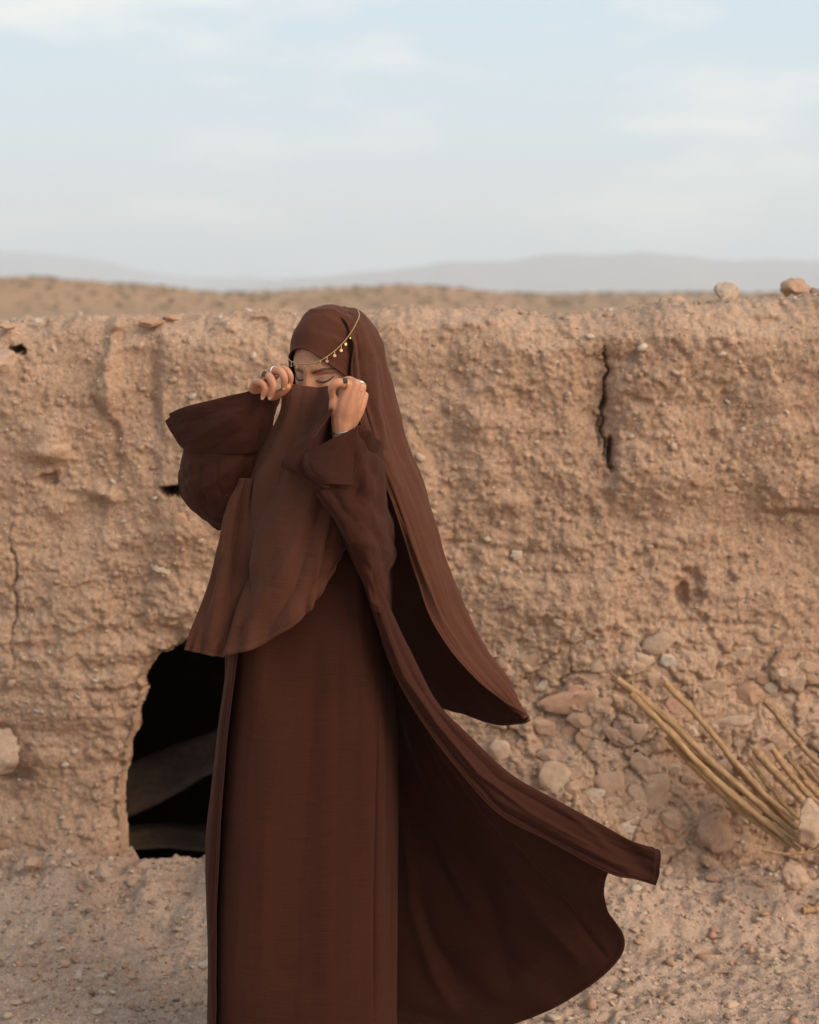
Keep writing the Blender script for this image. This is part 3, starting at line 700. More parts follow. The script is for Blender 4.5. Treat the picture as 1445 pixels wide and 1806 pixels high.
h1, hX, hY, hZ = hill('hills', [(-1600, 470), (-600, 484), (-200, 489), (0, 488), (60, 488), (120, 491), (180, 496), (240, 503), (300, 508), (370, 513), (430, 518), (520, 535), (620, 560), (3000, 575)], 170, 70, M['hill'], 3, .10, .2)
tag(h1, kind='structure'); scrub_on(hX, hY, hZ, 2600, 0, .13)
h2, hX, hY, hZ = hill('hills', [(-1600, 560), (300, 520), (430, 517), (520, 511), (600, 505), (670, 501), (730, 501), (790, 505), (850, 513), (900, 519), (1000, 530), (1100, 560), (3000, 570)], 230, 80, M['hill'], 13, .12, .2)
tag(h2, kind='structure'); scrub_on(hX, hY, hZ, 2600, 0, .18)
h3, hX, hY, hZ = hill('hills', [(-1600, 520), (300, 518), (700, 516), (900, 518), (1000, 516), (1200, 516), (1445, 514), (2000, 510), (3000, 505)], 380, 120, M['hill'], 23, .15, .0)
tag(h3, kind='structure'); scrub_on(hX, hY, hZ, 2400, 0, .28)
sc = scatter('scrub', [a for a, b in SC], [b for a, b in SC], [M['scrub']], 12, None, .8)
tag(sc, 'sparse dry scrub dotting the distant hills', 'scrub', None, 'stuff')
m1, *_ = hill('mountains', [(-1600, 430), (-300, 428), (0, 436), (60, 442), (130, 456), (200, 470), (300, 480), (400, 491), (520, 500), (3000, 520)], 6800, 700, M['mountain'], 33, 11, -40)
tag(m1, kind='structure')
m2, *_ = hill('mountains', [(-1600, 520), (300, 508), (430, 497), (520, 489), (600, 486), (680, 471), (740, 463), (860, 460), (940, 451), (1000, 453), (1100, 452), (1170, 447), (1240, 455), (1290, 464), (1370, 460), (1445, 458), (1800, 452), (3000, 460)], 5200, 600, M['mountain'], 43, 9, -40)
tag(m2, kind='structure')
# dusty air
bm = bmesh.new(); box_bm(bm, (0, 4500, 115), (26000, 12000, 240))
hz = bpy.data.meshes.new('haze'); bm.to_mesh(hz); bm.free()
m = bpy.data.materials.new('dusty_air'); m.use_nodes = True; m.node_tree.nodes.clear()
oo = m.node_tree.nodes.new('ShaderNodeOutputMaterial'); pv = m.node_tree.nodes.new('ShaderNodeVolumePrincipled')
pv.inputs['Color'].default_value = (.865, .93, .985, 1); pv.inputs['Density'].default_value = 2.6e-4; pv.inputs['Anisotropy'].default_value = .1
m.node_tree.links.new(pv.outputs[0], oo.inputs['Volume'])
hz.materials.append(m); ho = bpy.data.objects.new('haze', hz); COL.objects.link(ho); tag(ho, kind='stuff')
# ------------------------------------------------------------------ the woman
person = empty('person', (float(Pd(545, 1700, 0)[0]), Y0, 0.0))
tag(person, 'veiled person in a brown robe and headscarf, holding the veil up with both hands', 'person')

def sheet(name, rows, nu, nv, mat, parent=person, closed=False, folds=(), noise=(), thick=.0020, world=False, uvs=1.0, post=None, nw=None, hem=0, flut=0.0):
    """cloth laid out from rows of control points (photo x, photo y, depth offset)"""
    G = np.array(rows, float)
    G = crom(crom(G, nv, 0), nu, 1, closed)
    V = G if world else Pd(G[..., 0], G[..., 1], G[..., 2])
    px, py = proj(V)
    if closed:
        du = (np.roll(V, -1, 1)-np.roll(V, 1, 1))
    else: du = np.gradient(V, axis=1)
    dv = np.gradient(V, axis=0)
    nrm = np.cross(du, dv); nrm /= np.linalg.norm(nrm, axis=-1, keepdims=True)+1e-12
    u = np.repeat(np.linspace(0, 1, nu)[None], nv, 0); v = np.repeat(np.linspace(0, 1, nv)[:, None], nu, 1)
    # consistent sign: + lifts the cloth towards the side that faces out at the front
    D = np.zeros_like(px)
    for f in folds:
        pts, w, amp = f[:3]; ur = f[3] if len(f) > 3 else (0, 1)
        d, tt = seg_dist(px, py, pts); tp = np.clip(np.sin(np.clip(tt, .001, .999)*math.pi), 0, 1)**.5
        m_ = ((u >= ur[0]) & (u <= ur[1]))
        D += amp*(.55*np.exp(-(d/w)**2)+.45*np.exp(-d/(.8*w)))*(.25+.75*tp)*m_
    D0 = np.zeros_like(D)
    for fu, fv, amp, sd_ in noise: D0 += amp*fbm(u*fu, v*fv, 0, 3, sd_)
    D += D0*(nw(u, v) if nw else 1)
    if post: D = post(D, u, v, px, py)
    if hem:
        m_ = np.minimum(np.abs(1-v), 1.0) if hem == 1 else np.minimum(np.abs(1-v), np.minimum(u, 1.0))
        D += .0014*np.exp(-((m_-.010)/.006)**2)-.0010*np.exp(-((m_-.024)/.005)**2)+flut*np.sin(u*37+3*np.sin(u*9))*sstep(.80, 1.0, v)
    c = nrm[nv//3, nu//3]; s_ = -1.0 if c[1] > 0 else 1.0
    V = V+nrm*(D*s_)[..., None]
    me = mesh_np(name, V.reshape(-1, 3), grid_faces(nv, nu, closed))
    lu = np.concatenate([np.zeros((nv, 1)), np.cumsum(np.linalg.norm(np.diff(V, axis=1), axis=-1), 1)], 1)
    lv = np.concatenate([np.zeros((1, nu)), np.cumsum(np.linalg.norm(np.diff(V, axis=0), axis=-1), 0)], 0)
    set_uv(me, lu*uvs, lv*uvs)
    o = link(name, me, mat, parent)
    sm = o.modifiers.new('solid', 'SOLIDIFY'); sm.thickness = thick; sm.offset = 0
    return o

def remesh(tubes, voxel, smooth=6):
    Vs, Fs, n = [], [], 0
    bm = bmesh.new()
    for path, rad, *fl in tubes:
        ns, seg = 14, 24
        V, F = tube_np(path, rad, ns, seg, fl[0] if fl else 1.0)
        vs_ = [bm.verts.new(c) for c in V]
        for f in F: bm.faces.new([vs_[i] for i in f])
        for e_, p_, r_ in ((0, path[0], rad[0]), (seg-1, path[-1], rad[-1])):   # round ends
            ring = vs_[e_*ns:(e_+1)*ns]; cc = sum((x.co for x in ring), Vector())/ns
            tv = Vector(np.array(path[0])-np.array(path[1])) if e_ == 0 else Vector(np.array(path[-1])-np.array(path[-2]))
            tv.normalize(); prev = ring
            for q in (.5, .85):
                new = [bm.verts.new(cc+(x.co-cc)*math.sqrt(1-q*q)+tv*r_*q) for x in ring]
                for j in range(ns): bm.faces.new([prev[j], prev[(j+1) % ns], new[(j+1) % ns], new[j]])
                prev = new
            bm.faces.new(prev)
    bmesh.ops.recalc_face_normals(bm, faces=bm.faces[:])
    me = bpy.data.meshes.new('tmp'); bm.to_mesh(me); bm.free()
    o = bpy.data.objects.new('tmp', me); COL.objects.link(o)
    r = o.modifiers.new('r', 'REMESH'); r.mode = 'VOXEL'; r.voxel_size = voxel
    s = o.modifiers.new('s', 'SMOOTH'); s.factor = .5; s.iterations = smooth
    dg = bpy.context.evaluated_depsgraph_get(); ev = o.evaluated_get(dg); out = bpy.data.meshes.new_from_object(ev)
    V = np.empty(len(out.vertices)*3, np.float32); out.vertices.foreach_get('co', V)
    F = [tuple(p.vertices) for p in out.polygons]
    bpy.data.objects.remove(o); bpy.data.meshes.remove(me); bpy.data.meshes.remove(out)
    return V.reshape(-1, 3), F
def T(pts): return [Pd(*p) for p in pts]

# ---- head frame
HC = Pd(585, 641, 0.0)
yaw, pit = math.radians(30), math.radians(16)
fw = np.array([-math.sin(yaw)*math.cos(pit), -math.cos(yaw)*math.cos(pit), -math.sin(pit)])
sd = np.array([math.cos(yaw), -math.sin(yaw), 0.0])          # towards her left, right in the picture
roll = math.radians(-3)
up = np.cross(sd, fw); up = up/np.linalg.norm(up)
if up[2] < 0: up = -up
sd, up = sd*math.cos(roll)+up*math.sin(roll), up*math.cos(roll)-sd*math.sin(roll)
AX = np.array([.074, .096, .116])                            # half width, half depth, half height of the skull
def head_local(p): q = np.asarray(p)-HC; return np.stack([q@sd, q@fw, q@up], -1)
def head_world(l): l = np.asarray(l); return HC+l[..., :1]*sd+l[..., 1:2]*fw+l[..., 2:3]*up
def head_hit(px, py, off):
    """point on the head (ellipsoid grown by off) under a photograph pixel"""
    o_ = np.array([0, 0, CAM_Z]); d_ = P(px, py, 1.0)-o_; d_ = d_/np.linalg.norm(d_)
    a = AX+off; ol = head_local(o_)/a; dl = np.array([d_@sd, d_@fw, d_@up])/a
    A, B, C = dl@dl, 2*ol@dl, ol@ol-1; disc = B*B-4*A*C
    t_ = (-B-math.sqrt(disc))/(2*A) if disc > 0 else -B/(2*A)
    q = ol+dl*t_; q = q/np.linalg.norm(q)
    return head_world(q*a)
def face_field(s, u):
    """forward offset of the features over the front of the face (metres)"""
    g = lambda x, w: np.exp(-(x/w)**2)
    es = .0335
    d = .006*g(u-.018, .011)*g(np.abs(s)-.026, .03)                    # brow ridge
    d -= .012*g(np.abs(s)-es+.002, .020)*g(u+.002, .014)                # sockets
    d += .0085*g(np.hypot((np.abs(s)-es)/1.25, u+.0065), .0115)           # lids over the eyeballs
    d -= .0030*g(np.abs(s)-es, .016)*g(u-.0030-.10*(.016-np.abs(np.abs(s)-es)), .0020)      # lid crease
    nz = np.clip((.022-u)/.062, 0, 1)
    d += (.004+.021*nz**1.2)*g(s, .0065+.007*nz)*sstep(.034, .012, u)*sstep(-.056, -.044, u)  # nose
    d += .010*g(np.abs(s)-.013, .007)*g(u+.043, .008)                   # nostrils
    d += .006*g(np.abs(s)-.042, .02)*g(u+.032, .02)                     # cheeks
    d += .008*g(s, .02)*g(u+.068, .007)+.006*g(s, .017)*g(u+.079, .006)-.004*g(s, .022)*g(u+.0735, .002)  # lips
    d += .008*g(s, .02)*g(u+.102, .014)                                 # chin
    return d
def face_point(s, u, lift=0.0):
    s = np.asarray(s, float); u = np.asarray(u, float)
    f = AX[1]*np.sqrt(np.clip(1-(s/AX[0])**2-(u/AX[2])**2, 0, 1))
    return head_world(np.stack([s, f+face_field(s, u)+lift, u], -1))
nr, ns = 150, 200
th = np.linspace(.0, math.pi, nr)[:, None]; ph = np.linspace(0, 2*math.pi, ns, endpoint=False)[None]
# pole along the face direction, so the grid is dense over the features
loc = np.stack([np.sin(th)*np.cos(ph)*AX[0], (np.cos(th)+0*ph)*AX[1], np.sin(th)*np.sin(ph)*AX[2]], -1)
fr = sstep(.05, .35, loc[..., 1]/AX[1]); loc[..., 1] += face_field(loc[..., 0], loc[..., 2])*fr
loc[..., 0] *= 1-.22*sstep(-.02, -.11, loc[..., 2])                       # jaw narrows
headV = head_world(loc).reshape(-1, 3); headF = [tuple(f) for f in grid_faces(nr, ns, True)]

# ---- hands
lh = [(T([(440, 745, -.085), (452, 708, -.125), (462, 690, -.14)]), [.027, .024, .022]),
      (T([(458, 698, -.135), (474, 672, -.155), (490, 653, -.168)]), [.017, .014, .0108]),
      (T([(455, 695, -.142), (466, 674, -.162), (478, 656, -.180)]), [.017, .014, .0108]),
      (T([(451, 694, -.148), (458, 678, -.168), (464, 664, -.185)]), [.016, .0135, .0104]),
      (T([(449, 694, -.150), (450, 684, -.166), (451, 675, -.183)]), [.015, .0125, .0095])]
lf = [(T([(490, 653, -.170), (504, 653, -.182), (512, 664, -.186), (511, 679, -.178)]), [.0098, .0092, .0082, .0068]),
      (T([(479, 655, -.182), (494, 655, -.200), (502, 667, -.206), (501, 683, -.198)]), [.0102, .0095, .0085, .0070]),
      (T([(464, 663, -.186), (476, 665, -.208), (482, 681, -.215), (477, 700, -.205)]), [.0100, .0094, .0083, .0068]),
      (T([(450, 675, -.184), (461, 675, -.206), (468, 685, -.212), (464, 700, -.204)]), [.0090, .0083, .0074, .0062]),
      (T([(466, 694, -.135), (482, 698, -.158), (497, 692, -.180), (508, 683, -.190)]), [.0130, .0115, .0100, .0078])]
rh = [(T([(620, 815, -.222), (611, 790, -.238), (606, 764, -.245)]), [.026, .0245, .0235]),
      (T([(606, 766, -.245), (607, 735, -.245), (618, 702, -.240)]), [.0235, .027, .026]),
      (T([(601, 750, -.250), (606, 715, -.262), (613, 679, -.266)]), [.017, .0145, .0115]),
      (T([(606, 750, -.252), (616, 712, -.264), (627, 677, -.262)]), [.017, .0145, .0118]),
      (T([(611, 750, -.248), (625, 716, -.255), (637, 684, -.248)]), [.017, .0145, .0112]),
      (T([(615, 750, -.240), (632, 722, -.238), (642, 698, -.230)]), [.016, .0135, .0100])]
rf = [(T([(613, 679, -.267), (597, 675, -.283), (586, 684, -.280), (587, 702, -.262)]), [.0110, .0102, .0092, .0074]),
      (T([(627, 677, -.262), (614, 671, -.250), (600, 680, -.236), (598, 698, -.226)]), [.0112, .0102, .0090, .0074]),
      (T([(637, 684, -.248), (630, 676, -.222), (616, 684, -.208), (612, 702, -.204)]), [.0106, .0096, .0086, .0070]),
      (T([(642, 698, -.230), (638, 694, -.200), (626, 702, -.190), (621, 716, -.192)]), [.0095, .0085, .0078, .0064]),
      (T([(601, 748, -.243), (591, 728, -.252), (588, 714, -.262), (589, 700, -.266)]), [.0145, .0120, .0105, .0080])]
# ---- body under the clothes
bx = lambda x, y, d=0.0: Pd(x, y, d)
body_t = [(T([(548, 1230, .01), (548, 1130, .01), (550, 1030, .0), (555, 930, .0), (562, 850, .01), (568, 800, .015)]), [.135, .15, .125, .125, .135, .10], .72),
          (T([(570, 810, .015), (576, 760, .012), (583, 700, .01)]), [.06, .05, .05]),
          (T([(505, 1190, .01), (500, 1330, .0), (496, 1500, .0), (494, 1650, .02), (492, 1822, .03)]), [.085, .075, .05, .045, .03]),
          (T([(590, 1190, .01), (600, 1330, .0), (604, 1500, .0), (606, 1650, .02), (606, 1822, .03)]), [.085, .075, .05, .045, .03]),
          (T([(492, 1838, .04), (485, 1850, -.04), (478, 1855, -.12)]), [.035, .035, .02]),
          (T([(606, 1838, .04), (600, 1850, -.04), (596, 1855, -.12)]), [.035, .035, .02]),
          (T([(490, 815, .015), (440, 840, -.01), (385, 862, -.06)]), [.055, .046, .038]),
          (T([(385, 862, -.06), (410, 810, -.075), (440, 745, -.085)]), [.038, .034, .027]),
          (T([(625, 825, .03), (635, 860, -.06), (638, 895, -.17)]), [.045, .040, .034]),
          (T([(638, 895, -.165), (632, 855, -.195), (620, 815, -.222)]), [.034, .030, .026])]
for _f in (lf, rf):
    for _k, (_p, _r) in enumerate(_f): _f[_k] = (_p, [x*.90 for x in _r])
parts = [(headV, headF), remesh(lh+lf, .0016, 9), remesh(rh+rf, .0016, 11), remesh(body_t, .008, 4)]
Vs, Fs, n_ = [], [], 0
for V, F in parts:
    Vs.append(V); Fs += [tuple(i+n_ for i in f) for f in F]; n_ += len(V)
bme = bpy.data.meshes.new('body'); bme.from_pydata(np.concatenate(Vs).tolist(), [], Fs); bme.update()
body = link('body', bme, M['skin'], person)
tag(body, 'bare hands and the uncovered strip of face around lowered eyes')
def nails(fs, which):
    for k in which:
        pth, rad = fs[k][:2]; a, b_ = np.array(pth[-2]), np.array(pth[-1]); ax = (b_-a)/np.linalg.norm(b_-a)
        out = np.array([0, -1.0, .15]); out -= ax*(out@ax); out /= np.linalg.norm(out); si = np.cross(ax, out)
        c = b_+ax*rad[-1]*.15+out*rad[-1]*.72; r_ = rad[-1]
        V, F = ICO[2]; W_ = c+V[:, :1]*si*r_*.62+V[:, 1:2]*ax*r_*.85+V[:, 2:]*out*r_*.32
        link('nail', mesh_np('nail', W_, F), M['nail'], person)
nails(lf, (0, 1, 2, 3)); nails(rf, (0,))
# ---- brows and lashes
def ribbon_face(name, s, u, w, lift, mat, n=40):
    s = crom(np.array(s)[:, None], n)[:, 0]; u = crom(np.array(u)[:, None], n)[:, 0]
    w = np.interp(np.linspace(0, 1, n), np.linspace(0, 1, len(w)), w)
    k = np.linspace(-1, 1, 7)[None]; U = u[:, None]+w[:, None]*k; SS = np.repeat(s[:, None], 7, 1)
    V = face_point(SS, U, lift*(1-k**2)+.0003)
    return link(name, mesh_np(name, V.reshape(-1, 3), grid_faces(n, 7)), mat, person)
for sg in (-1, 1):
    q = np.array
    ribbon_face('eyebrow', sg*q([.013, .022, .034, .046, .055]), [.0105, .0140, .0175, .0165, .0120], [.0026, .0034, .0030, .0020, .0006], .0014, M['brow'])
    ribbon_face('eyelashes', sg*q([.0165, .0225, .031, .041, .0495]), [-.0070, -.0100, -.0112, -.0085, -.0020], [.0005, .0013, .0019, .0022, .0008], .0026, M['lash'])
    ribbon_face('eyelid', sg*q([.0175, .024, .032, .041, .0485]), [-.0045, -.0050, -.0050, -.0035, -.0005], [.0006, .0034, .0044, .0036, .0008], .0004, M['lidshade'])
    ribbon_face('eyeliner', sg*q([.018, .025, .033, .042, .049]), [-.0005, .0025, .0035, .0025, -.0005], [.0003, .0007, .0008, .0007, .0003], .0002, M['lidshade'])

# ---- close hood around the face
EDGE = [(509, 650), (510, 634), (517, 622), (530, 616), (546, 619), (562, 629), (581, 643), (600, 656), (616, 671), (624, 695), (614, 725), (590, 745), (556, 752), (528, 735), (513, 705), (508, 675)]
ed = np.array([head_local(head_hit(x, y, .006))/(AX+.006) for x, y in EDGE])
nu, nv = 260, 150
ed = crom(ed, nu, 0, True); ed /= np.linalg.norm(ed, axis=1)[:, None]
pole = np.array([0, -.93, .36]); pole /= np.linalg.norm(pole)
om = np.arccos(np.clip(ed@pole, -1, 1))[None, :]; tt_ = np.linspace(0, 1, nv)[:, None]
Dh = (np.sin((1-tt_)*om)/np.sin(om))[..., None]*ed[None]+(np.sin(tt_*om)/np.sin(om))[..., None]*pole
rad_h = AX+.0065+.004*np.exp(-tt_/.03)[..., None]
Vh = head_world(Dh*rad_h); hpx, hpy = proj(Vh); outw = Dh/AX; outw /= np.linalg.norm(outw, axis=-1, keepdims=True)
outw = outw[..., :1]*sd+outw[..., 1:2]*fw+outw[..., 2:3]*up
dis = np.zeros_like(hpx); front = (Vh[..., 1] < HC[1]+.02)
for pts, w, amp in [([(528, 568), (550, 552), (585, 551), (604, 562), (614, 580), (621, 600)], 3.0, .0035), ([(575, 562), (600, 577), (620, 596)], 5, .0030), ([(560, 580), (595, 592), (620, 605)], 6, -.0022), ([(590, 600), (612, 606), (622, 610)], 4, .0025), ([(600, 625), (615, 615), (622, 608)], 5, -.002), ([(612, 600), (620, 630), (619, 668)], 4, -.004)]:
    d_, _t = seg_dist(hpx, hpy, pts); dis += amp*np.exp(-(d_/w)**2)*front
Vh = Vh+outw*(dis+.0012*fbm(hpx/40, hpy/40, 0, 3, 4)+.0045*sstep(0, .22, tt_))[..., None]
me = mesh_np('headscarf', Vh.reshape(-1, 3), grid_faces(nv, nu, True)); set_uv(me, np.repeat(np.linspace(0, .6, nu)[None], nv, 0), np.repeat(np.linspace(0, .3, nv)[:, None], nu, 1))
hood = link('headscarf', me, M['hood'], person); sm = hood.modifiers.new('solid', 'SOLIDIFY'); sm.thickness = .003; sm.offset = 0

# ---- long scarf tail: over the crown, down the back and off to the right on the wind
SCARF = [
 [(578, 548, -.035), (592, 545, -.01), (605, 545, .02), (614, 548, .05), (610, 556, .09), (598, 568, .115), (582, 580, .125)],
 [(608, 568, -.070), (626, 558, -.04), (641, 558, .01), (652, 566, .055), (650, 580, .10), (630, 592, .135), (600, 604, .145)],
 [(621, 605, -.085), (640, 598, -.065), (659, 597, -.01), (673, 601, .055), (672, 615, .115), (645, 630, .150), (605, 640, .16)],
 [(618, 660, -.080), (640, 655, -.072), (665, 652, -.02), (684, 650, .055), (684, 660, .125), (652, 675, .165), (605, 690, .175)],
 [(630, 730, -.075), (653, 726, -.070), (679, 722, -.02), (702, 720, .055), (700, 728, .135), (660, 740, .180), (605, 750, .19)],
 [(655, 800, -.070), (675, 797, -.065), (697, 790, -.015), (717, 784, .060), (712, 792, .145), (670, 805, .195), (605, 815, .205)],
 [(684, 868, -.070), (706, 865, -.060), (728, 858, -.010), (746, 853, .060), (739, 862, .150), (690, 880, .205), (615, 892, .22)],
 [(712, 945, -.060), (733, 941, -.050), (755, 934, .000), (771, 928, .065), (762, 940, .150), (710, 962, .210), (635, 975, .23)],
 [(735, 1015, -.050), (757, 1011, -.035), (778, 1004, .010), (793, 998, .070), (784, 1012, .150), (738, 1042, .210), (655, 1055, .235)],
 [(762, 1092, -.040), (785, 1087, -.020), (807, 1080, .020), (824, 1073, .075), (813, 1092, .150), (765, 1128, .205), (675, 1135, .235)],
 [(804, 1158, -.030), (827, 1153, -.005), (846, 1148, .030), (859, 1142, .080), (850, 1165, .145), (795, 1198, .200), (700, 1195, .235)],
 [(858, 1214, -.010), (875, 1210, .010), (890, 1207, .040), (899, 1202, .080), (893, 1230, .130), (838, 1252, .180), (740, 1232, .225)],
 [(926, 1262, .030), (927, 1264, .040), (929, 1267, .060), (930, 1270, .080), (924, 1276, .105), (865, 1276, .160), (776, 1242, .215)]]
sheet('scarf_tail', SCARF, 150, 260, M['scarf'], folds=[
 ([(640, 575), (655, 640), (662, 720), (680, 800), (710, 870)], 6, .009, (0, .5)), ([(628, 580), (640, 650), (648, 730), (668, 800)], 5, -.010, (0, .5)),
 ([(655, 580), (672, 640), (684, 720), (700, 790), (730, 860)], 5, -.006, (0, .5)), ([(622, 600), (628, 640), (630, 680)], 4, .006, (0, .4)),
 ([(700, 860), (730, 940), (756, 1020), (790, 1100)], 5, -.006, (0, .5)), ([(690, 880), (722, 950), (748, 1020), (780, 1095), (830, 1170)], 3, .004, (0, .5)),
 ([(740, 900), (765, 980), (800, 1070)], 7, .005, (0, .5))], noise=[(10, 3, .0055, 3), (20, 5, .0014, 6), (4, 22, .0015, 5)], hem=2, flut=.003)

# ---- dress: a long tube down to the ground
def dress():
    prof = [(778, 500, 640, .07, .015), (800, 462, 655, .09, .012), (840, 430, 676, .115, .01), (920, 408, 686, .135, .005), (1020, 404, 690, .140, 0), (1120, 408, 692, .145, 0), (1200, 404, 697, .150, 0), (1300, 394, 704, .155, 0),
            (1420, 386, 706, .160, 0), (1560, 381, 706, .165, 0), (1700, 377, 705, .17, 0), (1790, 371, 706, .175, 0), (1852, 362, 708, .18, 0)]
    rows = []
    a = np.linspace(0, 2*math.pi, 28, endpoint=False)-math.pi/2
    for y, l_, r_, hd, dc in prof:
        pl, pr = Pd(l_, y, 0), Pd(r_, y, 0); cx, hx = (pl[0]+pr[0])/2, (pr[0]-pl[0])/2
        ca, sa = np.cos(a), np.sin(a); e_ = .72
        rows.append(np.stack([cx+hx*np.sign(ca)*np.abs(ca)**e_, Y0+dc-hd*np.sign(sa)*np.abs(sa)**.85, 0*a+max(pl[2], .015)], -1)[::-1])
    fl = [([(668, 1180), (664, 1400), (660, 1600), (658, 1806)], 2.4, -.0060), ([(676, 1180), (672, 1400), (668, 1620), (666, 1806)], 7, .0035),
          ([(470, 1160), (445, 1350), (430, 1600), (420, 1806)], 38, .012), ([(560, 1130), (545, 1350), (530, 1560), (520, 1806)], 50, -.010), ([(620, 1000), (640, 1150), (640, 1350), (635, 1600), (630, 1806)], 26, .008),
          ([(425, 1170), (404, 1320), (393, 1500), (388, 1750)], 7, -.010), ([(500, 1250), (470, 1500), (455, 1800)], 24, .005), ([(600, 1150), (596, 1400), (590, 1700)], 20, -.004),
          ([(650, 1010), (672, 1090), (690, 1180)], 9, -.008)]
    return sheet('dress', rows, 460, 380, M['dress'], closed=True, world=True, folds=fl, noise=[(9, 1.5, .014, 21), (20, 2.5, .0012, 22), (6, 14, .0012, 23)])
dress()
# ---- robe hanging open at her right side
sheet('robe_front', [
 [(428, 1080, -.150), (415, 1080, -.135), (404, 1082, -.09), (402, 1085, -.02), (412, 1085, .05), (440, 1085, .1)],
 [(418, 1165, -.150), (411, 1165, -.135), (404, 1166, -.09), (402, 1168, -.02), (408, 1168, .06), (430, 1168, .11)],
 [(402, 1300, -.150), (394, 1300, -.135), (386, 1300, -.09), (384, 1302, -.02), (392, 1302, .06), (420, 1302, .12)],
 [(390, 1440, -.150), (381, 1440, -.135), (372, 1440, -.09), (370, 1440, -.02), (380, 1440, .06), (410, 1440, .13)],
 [(383, 1580, -.150), (374, 1580, -.135), (367, 1580, -.09), (366, 1580, -.02), (376, 1580, .06), (410, 1580, .13)],
 [(380, 1690, -.150), (373, 1692, -.135), (367, 1694, -.09), (368, 1696, -.02), (378, 1698, .06), (410, 1698, .13)],
 [(379, 1780, -.150), (374, 1783, -.135), (368, 1788, -.09), (367, 1792, -.02), (378, 1796, .06), (410, 1798, .13)],
 [(380, 1842, -.150), (375, 1846, -.135), (368, 1850, -.09), (366, 1852, -.02), (378, 1852, .06), (410, 1852, .13)]],
 60, 200, M['robe'], folds=[([(408, 1170), (390, 1320), (378, 1480), (373, 1650)], 3, -.010)], noise=[(4, 4, .004, 31)])
# ---- robe blown out to the right
ROBE = [
 [(612, 950, -.185), (625, 950, -.205), (642, 955, -.18), (652, 965, -.09), (652, 985, .02), (645, 1000, .09), (620, 1005, .13), (585, 1005, .15)],
 [(640, 1030, -.170), (655, 1030, -.185), (672, 1032, -.16), (676, 1050, -.06), (674, 1070, .05), (665, 1085, .11), (640, 1090, .15), (590, 1090, .17)],
 [(664, 1100, -.165), (682, 1098, -.176), (700, 1098, -.14), (702, 1118, -.04), (700, 1140, .06), (692, 1155, .12), (660, 1160, .165), (600, 1160, .185)],
 [(691, 1177, -.155), (710, 1170, -.164), (730, 1164, -.13), (731, 1188, -.03), (729, 1215, .07), (715, 1240, .13), (675, 1255, .18), (610, 1255, .20)],
 [(733, 1255, -.145), (752, 1243, -.150), (768, 1236, -.12), (769, 1268, -.02), (766, 1305, .070), (748, 1345, .135), (700, 1370, .185), (610, 1370, .205)],
 [(792, 1338, -.140), (807, 1312, -.142), (817, 1288, -.115), (817, 1330, -.02), (812, 1388, .060), (790, 1445, .130), (728, 1485, .180), (610, 1490, .205)],
 [(876, 1433, -.145), (884, 1396, -.144), (890, 1358, -.12), (887, 1410, -.04), (882, 1480, .04), (850, 1548, .110), (765, 1592, .170), (610, 1605, .200)],
 [(965, 1483, -.160), (970, 1446, -.156), (972, 1407, -.135), (962, 1462, -.07), (952, 1542, .00), (916, 1622, .070), (800, 1685, .145), (610, 1705, .190)],
 [(1072, 1540, -.185), (1072, 1498, -.176), (1062, 1456, -.16), (1028, 1505, -.11), (1016, 1582, -.05), (980, 1668, .02), (835, 1752, .110), (610, 1780, .170)],
 [(1116, 1549, -.200), (1122, 1516, -.178), (1112, 1483, -.178), (1056, 1515, -.125), (1046, 1590, -.070), (1038, 1682, -.005), (872, 1780, .092), (610, 1810, .160)],
 [(1157, 1563, -.185), (1164, 1533, -.205), (1157, 1498, -.180), (1078, 1530, -.14), (1072, 1600, -.09), (1092, 1692, -.03), (905, 1806, .075), (610, 1838, .150)]]
def hemcurl(D, u, v, px, py):
    return D+.008*np.sin(u*26)*sstep(.75, 1.0, v)*sstep(.42, .5, u)
sheet('robe_tail', ROBE, 260, 260, M['robe'], folds=[
 ([(672, 1085), (712, 1190), (770, 1275), (845, 1365), (930, 1430), (1040, 1490)], 4.5, -.010, (0, .3)), ([(690, 1110), (735, 1200), (800, 1290), (880, 1375), (980, 1432), (1120, 1500)], 8, .008, (0, .3)),
 ([(700, 1185), (745, 1262), (808, 1345), (890, 1432), (980, 1482), (1110, 1545)], 4, .007, (0, .3)), ([(860, 1400), (960, 1455), (1080, 1520), (1150, 1548)], 7, -.006, (0, .3)), ([(1040, 1470), (1100, 1500), (1155, 1520)], 6, .006, (0, .3)),
 ([(980, 1420), (1030, 1455), (1070, 1490)], 6, -.006, (0, .3)),
 ([(900, 1480), (980, 1580), (1070, 1690)], 5, -.010, (.42, 1)), ([(860, 1480), (940, 1590), (1030, 1700)], 16, .012, (.42, 1)), ([(730, 1560), (760, 1660), (800, 1720)], 14, -.014, (.42, 1)), ([(715, 1450), (730, 1600), (765, 1720), (800, 1780)], 12, .012, (.42, 1)),
 ([(760, 1400), (850, 1560), (900, 1740)], 24, -.012, (.42, 1))], noise=[(10, 2.5, .010, 41), (20, 5, .0028, 43), (8, 14, .002, 42)], post=hemcurl, hem=2, nw=lambda u, v: .30+.70*sstep(.26, .45, u))

